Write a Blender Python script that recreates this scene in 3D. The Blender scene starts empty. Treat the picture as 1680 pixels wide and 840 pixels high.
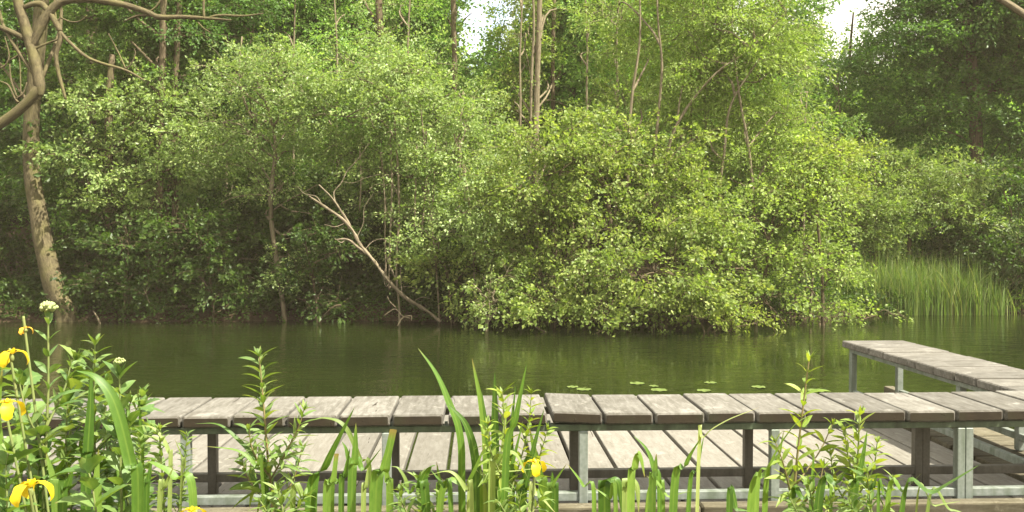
import bpy, math
import numpy as np
from mathutils import Vector, Matrix

rng = np.random.default_rng(11)
scene = bpy.context.scene
COL = scene.collection
PI = math.pi
UP = np.array((0.0, 0.0, 1.0))

# ------------------------------------------------------------------ camera
F = 1400.0                                   # focal length in photo pixels (photo is 1680 wide)
CAMZ = 1.75                                  # metres above the water
YAW, PITCH = math.radians(2.25), math.radians(1.23)
cam_d = bpy.data.cameras.new("camera")
cam = bpy.data.objects.new("camera", cam_d)
COL.objects.link(cam)
cam_d.sensor_width = 36.0
cam_d.lens = 36.0 * F / 1680.0
cam_d.clip_end = 800.0
cam_d.clip_start = 0.05
cam.location = (0, 0, CAMZ)
cam.rotation_euler = (PI / 2 - PITCH, 0, -YAW)
scene.camera = cam
_R = np.array(cam.rotation_euler.to_matrix())
_FW = np.array((math.sin(YAW), math.cos(YAW), 0.0))


def W(px, py, d):
    """the place that stands d metres ahead and shows at photo pixel (px, py)"""
    r = _R @ np.array(((px - 840.0) / F, (420.0 - py) / F, -1.0))
    return np.array((0, 0, CAMZ)) + r * (d / (r @ _FW))


def Wz(px, d, z):
    p = W(px, 390, d)
    p[2] = z
    return p


# ------------------------------------------------------------------ terrain
def shore(x):
    return 18.1 - 0.7 * np.exp(-((x - 4.5) / 2.5) ** 2) + 1.2 / (1 + np.exp(-(x - 8.0) * 1.5)) + 0.18 * np.sin(x * 1.3) + 0.1 * np.sin(x * 3.1 + 1)


def terr(x, y):
    x = np.asarray(x, float); y = np.asarray(y, float)
    s = shore(x)
    far = np.where(y > s, 0.32 * (1 - np.exp(-(y - s) / 0.35)) + 0.045 * (y - s) + 0.21 * np.maximum(y - 25, 0), -0.32 * (s - y))
    far = np.clip(far, -1.2, 5.5 + 0.6 * np.sin(x * 0.15))
    near = np.clip(0.34 - 0.7 * (y - 2.9), -1.2, 0.34)
    z = np.where(y < 9, near, far)
    z = z + np.where(z > 0.05, 0.05 * np.sin(x * 2.1 + y * 0.7) * np.sin(y * 1.7 - x * 0.4), 0)
    return z


# ------------------------------------------------------------------ mesh building
class MB:
    def __init__(self):
        self.co, self.fa, self.v, self.w, self.g = [], [], [], [], []
        self.n = 0

    def add(self, co, faces, v=0.5, w=0.5, g=None):
        co = np.asarray(co, float).reshape(-1, 3)
        k = len(co)
        self.co.append(co)
        self.fa.append(np.asarray(faces, np.int64).reshape(-1, 4) + self.n)
        self.v.append(np.broadcast_to(np.asarray(v, float), (k,)))
        self.w.append(np.broadcast_to(np.asarray(w, float), (k,)))
        self.g.append(co if g is None else np.asarray(g, float).reshape(-1, 3))
        self.n += k

    def build(self, name, mat, parent=None, smooth=True, origin=None):
        co = np.concatenate(self.co) if self.co else np.zeros((0, 3))
        fa = np.concatenate(self.fa) if self.fa else np.zeros((0, 4), np.int64)
        org = np.zeros(3)
        if parent is not None:
            m, p = np.zeros(3), parent
            while p is not None:
                m = m + np.array(p.location); p = p.parent
            org = m
        elif origin is not None:
            org = np.asarray(origin, float)
        me = bpy.data.meshes.new(name)
        me.vertices.add(len(co))
        me.vertices.foreach_set("co", (co - org).astype(np.float32).ravel())
        me.loops.add(len(fa) * 4)
        me.loops.foreach_set("vertex_index", fa.astype(np.int32).ravel())
        me.polygons.add(len(fa))
        me.polygons.foreach_set("loop_start", np.arange(len(fa), dtype=np.int32) * 4)
        me.polygons.foreach_set("use_smooth", np.full(len(fa), smooth))
        me.update(calc_edges=True)
        for nm, arr in (("v", self.v), ("w", self.w)):
            a = me.attributes.new(nm, 'FLOAT', 'POINT')
            a.data.foreach_set("value", np.concatenate(arr).astype(np.float32))
        a = me.attributes.new("g", 'FLOAT_VECTOR', 'POINT')
        a.data.foreach_set("vector", np.concatenate(self.g).astype(np.float32).ravel())
        me.materials.append(mat)
        o = bpy.data.objects.new(name, me)
        COL.objects.link(o)
        if parent is not None:
            o.parent = parent
        elif origin is not None:
            o.location = org
        return o

    # --- shapes
    def box(self, lo, hi, bev=0.0, v=None, axis=1, tilt=0.0):
        """an axis-aligned board with rounded edges; axis = the direction its grain runs in"""
        lo = np.asarray(lo, float); hi = np.asarray(hi, float)
        c, h = (lo + hi) / 2, (hi - lo) / 2
        b = min(bev, h.min() * 0.6)
        others = [i for i in range(3) if i != axis]
        i, j = others
        prof = []
        if b > 0:
            for sx, sy, a0 in ((1, 1, 0), (-1, 1, 90), (-1, -1, 180), (1, -1, 270)):
                for a in (0, 45, 90):
                    t = math.radians(a0 + a)
                    prof.append((sx * (h[i] - b) + b * math.cos(t), sy * (h[j] - b) + b * math.sin(t)))
        else:
            prof = [(h[i], h[j]), (-h[i], h[j]), (-h[i], -h[j]), (h[i], -h[j])]
        prof = np.array(prof)
        n = len(prof)
        L = h[axis]
        nseg = max(1, min(10, int(L * 2 / 0.12)))
        ss = [(-L, 1 - (b / max(h[i], h[j]) if b else 0))] if b else []
        ss += [(-L + b + (2 * L - 2 * b) * k / nseg, 1.0) for k in range(nseg + 1)]
        ss += [(L, 1 - (b / max(h[i], h[j])))] if b else []
        co = []
        for s, sc in ss:
            ring = np.zeros((n, 3))
            ring[:, axis] = s
            shr = b if sc < 1 else 0
            ring[:, i] = np.sign(prof[:, 0]) * np.maximum(np.abs(prof[:, 0]) - shr, 0)
            ring[:, j] = np.sign(prof[:, 1]) * np.maximum(np.abs(prof[:, 1]) - shr, 0)
            co.append(ring)
        co = np.concatenate(co)
        if tilt:
            co[:, 2] += tilt * co[:, i]
        # slight hand-worn waviness
        f = []
        m = len(ss)
        for r in range(m - 1):
            for k in range(n):
                f.append((r * n + k, r * n + (k + 1) % n, (r + 1) * n + (k + 1) % n, (r + 1) * n + k))
        for r, rev in ((0, True), (m - 1, False)):
            cidx = len(co)
            co = np.vstack([co, co[r * n:(r + 1) * n].mean(0)])
            for k in range(0, n, 2):
                q = (r * n + k, r * n + (k + 1) % n, r * n + (k + 2) % n, cidx)
                f.append(q if not rev else q[::-1])
        vv = rng.random() if v is None else v
        g = np.stack([co[:, axis], co[:, i], co[:, j]], 1) + rng.random(3) * 50
        self.add(co + c, f, vv, 0.5, g)

    def tube(self, path, rad, n=8, bumpy=0.0, v=0.5, closed_end=True):
        P = np.asarray(path, float); R = np.asarray(rad, float)
        k = len(P)
        T = np.gradient(P, axis=0)
        T /= np.linalg.norm(T, axis=1)[:, None] + 1e-9
        ref = np.array((1.0, 0, 0)) if abs(T[0][0]) < 0.8 else np.array((0, 1.0, 0))
        a = np.cross(T[0], ref); a /= np.linalg.norm(a)
        rings = []
        ang = np.arange(n) * 2 * PI / n
        dist = 0
        ph = rng.random(4) * 6
        g = []
        for q in range(k):
            a = a - T[q] * (a @ T[q]); a /= np.linalg.norm(a) + 1e-9
            b = np.cross(T[q], a)
            if q:
                dist += np.linalg.norm(P[q] - P[q - 1])
            rr = np.full(n, R[q])
            if bumpy:
                rr = rr * (1 + bumpy * (np.sin(3 * ang + ph[0] + dist * 2) * 0.5 + np.sin(2 * ang + ph[1] - dist * 3.1) * 0.5
                                        + 0.6 * np.sin(dist * 5 + ph[2]) * np.sin(ang + ph[3])))
            rings.append(P[q] + rr[:, None] * (np.cos(ang)[:, None] * a + np.sin(ang)[:, None] * b))
            g.append(np.stack([np.full(n, dist), np.cos(ang) * R[0], np.sin(ang) * R[0]], 1))
        co = np.concatenate(rings)
        g = np.concatenate(g) + rng.random(3) * 20
        idx = np.arange(n)
        f = [np.stack([q * n + idx, q * n + (idx + 1) % n, (q + 1) * n + (idx + 1) % n, (q + 1) * n + idx], 1) for q in range(k - 1)]
        if closed_end and n >= 4 and n % 2 == 0:
            for q, rev in ((0, 1), (k - 1, 0)):
                co = np.vstack([co, P[q]]); g = np.vstack([g, g[q * n]])
                ci = len(co) - 1
                cap = [(q * n + e, q * n + (e + 1) % n, q * n + (e + 2) % n, ci) for e in range(0, n, 2)]
                f.append(np.array([c[::-1] if rev else c for c in cap]))
        self.add(co, np.concatenate(f), v, 0.5, g)


def unit(a):
    a = np.asarray(a, float)
    return a / (np.linalg.norm(a, axis=-1, keepdims=True) + 1e-9)


def smooth(pts, per=6):
    """Catmull-Rom through pts (any number of columns)"""
    P = np.asarray(pts, float)
    if len(P) < 3:
        t = np.linspace(0, 1, per + 1)[:, None]
        return P[0] * (1 - t) + P[-1] * t
    Q = np.vstack([2 * P[0] - P[1], P, 2 * P[-1] - P[-2]])
    out = []
    for i in range(1, len(Q) - 2):
        t = np.linspace(0, 1, per, endpoint=False)[:, None]
        p0, p1, p2, p3 = Q[i - 1], Q[i], Q[i + 1], Q[i + 2]
        out.append(0.5 * ((2 * p1) + (-p0 + p2) * t + (2 * p0 - 5 * p1 + 4 * p2 - p3) * t ** 2 + (-p0 + 3 * p1 - 3 * p2 + p3) * t ** 3))
    out.append(P[-1:])
    return np.concatenate(out)


def tag(o, label=None, cat=None, group=None, kind=None):
    if label: o['label'] = label
    if cat: o['category'] = cat
    if group: o['group'] = group
    if kind: o['kind'] = kind
    return o


def empty(name, loc, label=None, cat=None, group=None):
    o = bpy.data.objects.new(name, None)
    o.empty_display_size = 0.1
    COL.objects.link(o)
    o.location = [float(c) for c in loc]
    return tag(o, label, cat, group)


# ------------------------------------------------------------------ materials
def new_mat(name):
    m = bpy.data.materials.new(name)
    m.use_nodes = True
    nt = m.node_tree
    nt.nodes.clear()
    out = nt.nodes.new("ShaderNodeOutputMaterial")
    return m, nt, out


def nd(nt, typ, **kw):
    n = nt.nodes.new(typ)
    ins = kw.pop("ins", {})
    for k, val in kw.items():
        setattr(n, k, val)
    for k, val in ins.items():
        if hasattr(val, "is_output"):
            nt.links.new(val, n.inputs[k])
        else:
            n.inputs[k].default_value = val
    return n


def ramp(nt, fac, stops, interp='LINEAR'):
    r = nt.nodes.new("ShaderNodeValToRGB")
    r.color_ramp.interpolation = interp
    el = r.color_ramp.elements
    while len(el) < len(stops):
        el.new(0.5)
    for e, (p, c) in zip(el, stops):
        e.position = p
        e.color = (*c, 1) if len(c) == 3 else c
    nt.links.new(fac, r.inputs[0])
    return r.outputs[0]


def mixc(nt, fac, a, b, mode='MIX'):
    n = nt.nodes.new("ShaderNodeMix")
    n.data_type = 'RGBA'; n.blend_type = mode
    for key, val in ((0, fac), (6, a), (7, b)):
        if hasattr(val, "is_output"):
            nt.links.new(val, n.inputs[key])
        else:
            n.inputs[key].default_value = val if key == 0 else (*val, 1)
    return n.outputs[2]


def math_n(nt, op, a, b=0.0):
    n = nt.nodes.new("ShaderNodeMath"); n.operation = op
    for i, val in enumerate((a, b)):
        if hasattr(val, "is_output"):
            nt.links.new(val, n.inputs[i])
        else:
            n.inputs[i].default_value = val
    return n.outputs[0]


def attr(nt, name):
    n = nt.nodes.new("ShaderNodeAttribute"); n.attribute_name = name
    return n


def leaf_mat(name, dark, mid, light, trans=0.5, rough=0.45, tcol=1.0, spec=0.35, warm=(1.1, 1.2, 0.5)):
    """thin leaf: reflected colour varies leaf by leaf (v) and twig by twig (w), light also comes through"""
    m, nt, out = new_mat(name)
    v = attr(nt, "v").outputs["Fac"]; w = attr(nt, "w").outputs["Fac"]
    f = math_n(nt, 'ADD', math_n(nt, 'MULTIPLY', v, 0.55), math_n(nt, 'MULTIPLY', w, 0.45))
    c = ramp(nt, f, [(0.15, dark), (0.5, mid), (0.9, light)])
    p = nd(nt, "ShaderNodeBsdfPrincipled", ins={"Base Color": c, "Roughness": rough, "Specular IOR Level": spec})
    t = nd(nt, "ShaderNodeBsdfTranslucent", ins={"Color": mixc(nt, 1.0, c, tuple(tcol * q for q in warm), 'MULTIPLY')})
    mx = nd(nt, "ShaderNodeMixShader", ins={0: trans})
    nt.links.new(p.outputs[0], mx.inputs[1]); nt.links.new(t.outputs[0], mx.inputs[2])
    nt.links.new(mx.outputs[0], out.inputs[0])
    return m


def blade_mat(name, dark, mid, light, trans=0.4):
    """long leaf with a pale midrib and fine lengthwise veins (g = along, across)"""
    m, nt, out = new_mat(name)
    v = attr(nt, "v").outputs["Fac"]; g = attr(nt, "g").outputs["Vector"]; w = attr(nt, "w").outputs["Fac"]
    mp = nd(nt, "ShaderNodeMapping", ins={"Vector": g, "Scale": (3.0, 1.0, 1.0)})
    n1 = nd(nt, "ShaderNodeTexNoise", ins={"Vector": mp.outputs[0], "Scale": 1.6, "Detail": 4.0})
    mp2 = nd(nt, "ShaderNodeMapping", ins={"Vector": g, "Scale": (0.6, 9.0, 1.0)})
    n2 = nd(nt, "ShaderNodeTexNoise", ins={"Vector": mp2.outputs[0], "Scale": 2.0, "Detail": 2.0})
    f = math_n(nt, 'ADD', math_n(nt, 'MULTIPLY', v, 0.5), math_n(nt, 'MULTIPLY', n1.outputs[0], 0.35))
    f = math_n(nt, 'ADD', f, math_n(nt, 'MULTIPLY', n2.outputs[0], 0.25))
    c = ramp(nt, f, [(0.25, dark), (0.55, mid), (0.9, light)])
    # pale midrib
    rib = nd(nt, "ShaderNodeMapRange", ins={"Value": w, "From Min": 0.0, "From Max": 0.22, "To Min": 0.45, "To Max": 0.0})
    c = mixc(nt, rib.outputs[0], c, light)
    sp = nd(nt, "ShaderNodeTexNoise", ins={"Vector": mp.outputs[0], "Scale": 9.0, "Detail": 3.0})
    spots = nd(nt, "ShaderNodeMapRange", ins={"Value": sp.outputs[0], "From Min": 0.68, "From Max": 0.78, "To Min": 0.0, "To Max": 0.5})
    c = mixc(nt, spots.outputs[0], c, (0.16, 0.13, 0.035))
    tipz = nd(nt, "ShaderNodeSeparateXYZ", ins={0: g}).outputs[2]
    tipf = nd(nt, "ShaderNodeMapRange", ins={"Value": tipz, "From Min": 0.9, "From Max": 0.985, "To Min": 0.0, "To Max": 0.8})
    tipm = nd(nt, "ShaderNodeMapRange", ins={"Value": v, "From Min": 0.45, "From Max": 0.6, "To Min": 0.0, "To Max": 1.0})
    c = mixc(nt, math_n(nt, 'MULTIPLY', tipf.outputs[0], tipm.outputs[0]), c, (0.22, 0.15, 0.05))
    bmp = nd(nt, "ShaderNodeBump", ins={"Strength": 0.25, "Distance": 0.002, "Height": n2.outputs[0]})
    p = nd(nt, "ShaderNodeBsdfPrincipled", ins={"Base Color": c, "Roughness": 0.42, "Specular IOR Level": 0.4, "Normal": bmp.outputs[0]})
    t = nd(nt, "ShaderNodeBsdfTranslucent", ins={"Color": mixc(nt, 1.0, c, (1.5, 1.35, 0.5), 'MULTIPLY')})
    mx = nd(nt, "ShaderNodeMixShader", ins={0: trans})
    nt.links.new(p.outputs[0], mx.inputs[1]); nt.links.new(t.outputs[0], mx.inputs[2])
    nt.links.new(mx.outputs[0], out.inputs[0])
    return m


def bark_mat(name, dark, light, moss=(0.1, 0.1, 0.03), mossamt=0.4, sx=2.0):
    m, nt, out = new_mat(name)
    g = attr(nt, "g").outputs["Vector"]
    mp = nd(nt, "ShaderNodeMapping", ins={"Vector": g, "Scale": (sx, 14.0, 14.0)})
    n = nd(nt, "ShaderNodeTexNoise", ins={"Vector": mp.outputs[0], "Scale": 2.2, "Detail": 7.0, "Roughness": 0.65})
    mp3 = nd(nt, "ShaderNodeMapping", ins={"Vector": g, "Scale": (9.0, 3.0, 3.0)})
    n3 = nd(nt, "ShaderNodeTexNoise", ins={"Vector": mp3.outputs[0], "Scale": 1.0, "Detail": 4.0})
    c = ramp(nt, n.outputs[0], [(0.32, dark), (0.62, light)])
    c = mixc(nt, ramp(nt, n3.outputs[0], [(0.55, (0, 0, 0)), (0.68, (0.5, 0.5, 0.5))]), c, dark)
    n2 = nd(nt, "ShaderNodeTexNoise", ins={"Vector": g, "Scale": 3.0, "Detail": 5.0})
    mf = ramp(nt, n2.outputs[0], [(0.45, (0, 0, 0)), (0.7, (mossamt,) * 3)])
    c = mixc(nt, mf, c, moss)
    b = nd(nt, "ShaderNodeBump", ins={"Strength": 0.8, "Distance": 0.02, "Height": n.outputs[0]})
    p = nd(nt, "ShaderNodeBsdfPrincipled", ins={"Base Color": c, "Roughness": 0.9, "Specular IOR Level": 0.15, "Normal": b.outputs[0]})
    nt.links.new(p.outputs[0], out.inputs[0])
    return m


def wood_mat(name, base, dark, pale, green=0.25):
    """grey weathered softwood: fine grain, drying cracks, bleached patches, algae on the sides"""
    m, nt, out = new_mat(name)
    g = attr(nt, "g").outputs["Vector"]; v = attr(nt, "v").outputs["Fac"]
    mp = nd(nt, "ShaderNodeMapping", ins={"Vector": g, "Scale": (4.5, 24.0, 24.0)})
    gr = nd(nt, "ShaderNodeTexNoise", ins={"Vector": mp.outputs[0], "Scale": 2.0, "Detail": 6.0, "Roughness": 0.6, "Distortion": 0.6})
    pt = nd(nt, "ShaderNodeTexNoise", ins={"Vector": g, "Scale": 6.0, "Detail": 5.0, "Roughness": 0.6})
    mp2 = nd(nt, "ShaderNodeMapping", ins={"Vector": g, "Scale": (2.2, 18.0, 18.0)})
    ck = nd(nt, "ShaderNodeTexNoise", ins={"Vector": mp2.outputs[0], "Scale": 1.7, "Detail": 2.0, "Distortion": 1.2})
    crack = ramp(nt, ck.outputs[0], [(0.265, (1, 1, 1)), (0.30, (0, 0, 0))])
    fine = nd(nt, "ShaderNodeTexNoise", ins={"Vector": g, "Scale": 70.0, "Detail": 4.0, "Roughness": 0.65})
    li = nd(nt, "ShaderNodeTexNoise", ins={"Vector": g, "Scale": 11.0, "Detail": 6.0, "Roughness": 0.7})
    c = ramp(nt, gr.outputs[0], [(0.3, dark), (0.5, base), (0.72, pale)])
    c = mixc(nt, ramp(nt, pt.outputs[0], [(0.5, (0, 0, 0)), (0.72, (0.55,) * 3)]), c, pale)
    c = mixc(nt, ramp(nt, pt.outputs[0], [(0.28, (0.5,) * 3), (0.42, (0, 0, 0))]), c, dark)
    tone = nd(nt, "ShaderNodeMapRange", ins={"Value": v, "To Min": 0.78, "To Max": 1.16})
    c = mixc(nt, 1.0, c, nd(nt, "ShaderNodeCombineColor", ins={0: tone.outputs[0], 1: tone.outputs[0], 2: tone.outputs[0]}).outputs[0], 'MULTIPLY')
    c = mixc(nt, ramp(nt, fine.outputs[0], [(0.4, (0.35,) * 3), (0.55, (0, 0, 0))]), c, dark)
    c = mixc(nt, ramp(nt, li.outputs[0], [(0.6, (0, 0, 0)), (0.66, (0.55,) * 3)]), c, tuple(q * 1.35 for q in pale))
    c = mixc(nt, crack, c, (0.035, 0.028, 0.02))
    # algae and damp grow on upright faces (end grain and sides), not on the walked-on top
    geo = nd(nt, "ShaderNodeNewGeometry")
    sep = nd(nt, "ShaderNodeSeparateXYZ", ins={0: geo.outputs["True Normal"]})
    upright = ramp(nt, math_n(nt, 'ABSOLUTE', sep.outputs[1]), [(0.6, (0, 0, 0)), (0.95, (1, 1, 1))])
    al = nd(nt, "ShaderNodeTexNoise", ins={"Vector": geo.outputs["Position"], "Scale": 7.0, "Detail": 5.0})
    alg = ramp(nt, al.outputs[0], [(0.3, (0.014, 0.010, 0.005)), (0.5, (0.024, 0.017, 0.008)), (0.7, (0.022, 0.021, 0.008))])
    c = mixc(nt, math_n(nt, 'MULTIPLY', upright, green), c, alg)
    h = math_n(nt, 'SUBTRACT', math_n(nt, 'ADD', math_n(nt, 'MULTIPLY', gr.outputs[0], 0.5), math_n(nt, 'MULTIPLY', fine.outputs[0], 0.3)), math_n(nt, 'MULTIPLY', crack, 1.2))
    b = nd(nt, "ShaderNodeBump", ins={"Strength": 0.6, "Distance": 0.004, "Height": h})
    p = nd(nt, "ShaderNodeBsdfPrincipled", ins={"Base Color": c, "Roughness": 0.85, "Specular IOR Level": 0.2, "Normal": b.outputs[0]})
    nt.links.new(p.outputs[0], out.inputs[0])
    return m


def zinc_mat(name, a, b, stain, metal=0.35):
    m, nt, out = new_mat(name)
    tc = nd(nt, "ShaderNodeTexCoord").outputs["Object"]
    vo = nd(nt, "ShaderNodeTexVoronoi", ins={"Vector": tc, "Scale": 70.0})
    n = nd(nt, "ShaderNodeTexNoise", ins={"Vector": tc, "Scale": 9.0, "Detail": 6.0, "Roughness": 0.65})
    c = mixc(nt, vo.outputs[0], a, b)
    mp = nd(nt, "ShaderNodeMapping", ins={"Vector": tc, "Scale": (22.0, 22.0, 2.0)})
    st = nd(nt, "ShaderNodeTexNoise", ins={"Vector": mp.outputs[0], "Scale": 1.0, "Detail": 4.0})
    c = mixc(nt, ramp(nt, st.outputs[0], [(0.45, (0, 0, 0)), (0.68, (0.75,) * 3)]), c, stain)
    c = mixc(nt, ramp(nt, n.outputs[0], [(0.55, (0, 0, 0)), (0.72, (0.6,) * 3)]), c, stain)
    p = nd(nt, "ShaderNodeBsdfPrincipled", ins={"Base Color": c, "Roughness": 0.55, "Metallic": metal,
                                                 "Normal": nd(nt, "ShaderNodeBump", ins={"Strength": 0.15, "Distance": 0.003, "Height": n.outputs[0]}).outputs[0]})
    nt.links.new(p.outputs[0], out.inputs[0])
    return m


def plain_mat(name, c1, c2, scale=40.0, rough=0.6, trans=0.0):
    m, nt, out = new_mat(name)
    tc = nd(nt, "ShaderNodeTexCoord").outputs["Object"]
    n = nd(nt, "ShaderNodeTexNoise", ins={"Vector": tc, "Scale": scale, "Detail": 3.0})
    c = ramp(nt, n.outputs[0], [(0.3, c1), (0.7, c2)])
    p = nd(nt, "ShaderNodeBsdfPrincipled", ins={"Base Color": c, "Roughness": rough, "Specular IOR Level": 0.3})
    sh = p.outputs[0]
    if trans:
        t = nd(nt, "ShaderNodeBsdfTranslucent", ins={"Color": c})
        mx = nd(nt, "ShaderNodeMixShader", ins={0: trans})
        nt.links.new(sh, mx.inputs[1]); nt.links.new(t.outputs[0], mx.inputs[2]); sh = mx.outputs[0]
    nt.links.new(sh, out.inputs[0])
    return m


M = {}
M['alder'] = leaf_mat("alder_leaf", (0.08, 0.146, 0.033), (0.15, 0.254, 0.058), (0.301, 0.409, 0.117))
M['pale'] = leaf_mat("pale_leaf", (0.129, 0.194, 0.055), (0.228, 0.318, 0.096), (0.439, 0.521, 0.204), rough=0.4)
M['maple'] = leaf_mat("maple_leaf", (0.117, 0.176, 0.036), (0.221, 0.295, 0.067), (0.378, 0.424, 0.123))
M['yellow'] = leaf_mat("yellow_green_leaf", (0.144, 0.213, 0.047), (0.249, 0.34, 0.079), (0.393, 0.476, 0.14), trans=0.5)
M['gold'] = leaf_mat("golden_leaf", (0.164, 0.206, 0.042), (0.265, 0.323, 0.063), (0.391, 0.456, 0.105), trans=0.5)
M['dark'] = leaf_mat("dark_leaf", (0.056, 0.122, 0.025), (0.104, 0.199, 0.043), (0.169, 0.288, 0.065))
M['hazel'] = leaf_mat("hazel_leaf", (0.033, 0.069, 0.012), (0.061, 0.113, 0.019), (0.103, 0.158, 0.032))  # dark green leaf, darkened further in place of crown shade
M['silver'] = leaf_mat("silver_leaf", (0.124, 0.188, 0.049), (0.212, 0.292, 0.079), (0.363, 0.432, 0.146), rough=0.4)
M['far'] = leaf_mat("far_leaf", (0.139, 0.255, 0.07), (0.248, 0.405, 0.106), (0.413, 0.572, 0.166))
M['reed'] = leaf_mat("reed_leaf", (0.10, 0.17, 0.04), (0.165, 0.255, 0.06), (0.3, 0.31, 0.12))
M['bark'] = bark_mat("bark", (0.05, 0.038, 0.024), (0.15, 0.115, 0.07))
M['greybark'] = bark_mat("grey_bark", (0.052, 0.042, 0.022), (0.135, 0.112, 0.06), moss=(0.15, 0.14, 0.05), mossamt=0.6, sx=5.0)
M['palebark'] = bark_mat("pale_bark", (0.09, 0.07, 0.04), (0.22, 0.185, 0.12), mossamt=0.2)
M['deadwood'] = bark_mat("dead_wood", (0.085, 0.066, 0.042), (0.27, 0.225, 0.15), mossamt=0.1)
M['iris'] = blade_mat("iris_blade", (0.045, 0.10, 0.012), (0.085, 0.17, 0.022), (0.19, 0.29, 0.05))
M['irispale'] = blade_mat("pale_iris_blade", (0.12, 0.18, 0.04), (0.2, 0.27, 0.07), (0.32, 0.37, 0.13))
M['herb'] = blade_mat("herb_leaf", (0.075, 0.14, 0.03), (0.13, 0.21, 0.045), (0.24, 0.31, 0.09))
M['lime'] = blade_mat("lime_herb_leaf", (0.11, 0.18, 0.02), (0.18, 0.26, 0.035), (0.3, 0.36, 0.07))
M['broad'] = blade_mat("broad_leaf", (0.072, 0.144, 0.034), (0.12, 0.21, 0.052), (0.216, 0.3, 0.092))
M['stem'] = plain_mat("green_stem", (0.12, 0.16, 0.045), (0.17, 0.19, 0.06))
M['redstem'] = plain_mat("reddish_stem", (0.13, 0.12, 0.045), (0.2, 0.15, 0.06))
M['petal'] = plain_mat("yellow_petal", (0.6, 0.43, 0.008), (0.72, 0.54, 0.02), 60, 0.5, 0.3)
M['wilted'] = plain_mat("wilted_petal", (0.7, 0.36, 0.03), (0.82, 0.5, 0.05), 60, 0.6, 0.2)
M['bud'] = plain_mat("pale_bud", (0.2, 0.25, 0.08), (0.33, 0.37, 0.15), 120, 0.7)
M['pad'] = plain_mat("lily_pad", (0.08, 0.125, 0.03), (0.14, 0.175, 0.05), 15, 0.35)
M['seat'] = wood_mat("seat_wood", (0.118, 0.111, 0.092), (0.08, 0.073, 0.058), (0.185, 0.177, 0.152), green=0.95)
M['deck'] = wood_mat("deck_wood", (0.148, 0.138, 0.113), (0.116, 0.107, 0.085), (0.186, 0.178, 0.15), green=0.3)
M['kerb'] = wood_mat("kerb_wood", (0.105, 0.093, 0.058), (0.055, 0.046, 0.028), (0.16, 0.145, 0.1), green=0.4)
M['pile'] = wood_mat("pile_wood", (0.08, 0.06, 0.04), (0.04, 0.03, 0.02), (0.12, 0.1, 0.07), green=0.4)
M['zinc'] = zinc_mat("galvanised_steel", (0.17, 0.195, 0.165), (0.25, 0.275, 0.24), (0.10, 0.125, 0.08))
M['greenzinc'] = zinc_mat("shaded_green_steel", (0.055, 0.075, 0.04), (0.085, 0.11, 0.06), (0.028, 0.03, 0.015), 0.15)  # green steel, with the slat overhang's shadow darkened into its colour
M['shadezinc'] = zinc_mat("shaded_steel", (0.085, 0.076, 0.054), (0.12, 0.108, 0.082), (0.05, 0.044, 0.028), 0.15)  # same steel at the back, seat's shadow put into its colour


def ground_mat():
    m, nt, out = new_mat("soil")
    tc = nd(nt, "ShaderNodeTexCoord").outputs["Object"]
    n = nd(nt, "ShaderNodeTexNoise", ins={"Vector": tc, "Scale": 1.3, "Detail": 9.0, "Roughness": 0.7})
    n2 = nd(nt, "ShaderNodeTexNoise", ins={"Vector": tc, "Scale": 14.0, "Detail": 6.0})
    c = ramp(nt, n.outputs[0], [(0.35, (0.035, 0.025, 0.014)), (0.55, (0.06, 0.043, 0.025)), (0.7, (0.05, 0.05, 0.02))])
    c = mixc(nt, ramp(nt, n2.outputs[0], [(0.45, (0, 0, 0)), (0.6, (0.6,) * 3)]), c, (0.085, 0.06, 0.036))
    b = nd(nt, "ShaderNodeBump", ins={"Strength": 1.0, "Distance": 0.06, "Height": n2.outputs[0]})
    p = nd(nt, "ShaderNodeBsdfPrincipled", ins={"Base Color": c, "Roughness": 0.95, "Specular IOR Level": 0.1, "Normal": b.outputs[0]})
    nt.links.new(p.outputs[0], out.inputs[0])
    return m


def water_mat():
    m, nt, out = new_mat("pond_water")
    tc = nd(nt, "ShaderNodeTexCoord").outputs["Object"]
    mp = nd(nt, "ShaderNodeMapping", ins={"Vector": tc, "Scale": (0.75, 2.1, 1.0), "Rotation": (0, 0, 0.12)})
    n = nd(nt, "ShaderNodeTexNoise", ins={"Vector": mp.outputs[0], "Scale": 2.6, "Detail": 3.0, "Roughness": 0.55, "Distortion": 0.4})
    mp2 = nd(nt, "ShaderNodeMapping", ins={"Vector": tc, "Scale": (0.5, 1.2, 1.0), "Rotation": (0, 0, -0.2)})
    n2 = nd(nt, "ShaderNodeTexNoise", ins={"Vector": mp2.outputs[0], "Scale": 0.9, "Detail": 2.0})
    h = math_n(nt, 'ADD', math_n(nt, 'MULTIPLY', n.outputs[0], 0.55), math_n(nt, 'MULTIPLY', n2.outputs[0], 0.5))
    mp3 = nd(nt, "ShaderNodeMapping", ins={"Vector": tc, "Scale": (0.22, 0.5, 1.0), "Location": (3.1, 0.7, 0)})
    calm = nd(nt, "ShaderNodeTexNoise", ins={"Vector": mp3.outputs[0], "Scale": 1.0, "Detail": 3.0})
    cs = nd(nt, "ShaderNodeMapRange", ins={"Value": calm.outputs[0], "From Min": 0.38, "From Max": 0.62, "To Min": 0.07, "To Max": 0.5})
    b = nd(nt, "ShaderNodeBump", ins={"Strength": cs.outputs[0], "Distance": 0.07, "Height": h})
    pt = nd(nt, "ShaderNodeTexNoise", ins={"Vector": tc, "Scale": 0.25, "Detail": 4.0})
    c = ramp(nt, pt.outputs[0], [(0.35, (0.008, 0.012, 0.003)), (0.65, (0.015, 0.021, 0.004))])
    p = nd(nt, "ShaderNodeBsdfPrincipled", ins={"Base Color": c, "Roughness": 0.02, "IOR": 1.33, "Normal": b.outputs[0]})
    nt.links.new(p.outputs[0], out.inputs[0])
    return m


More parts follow.
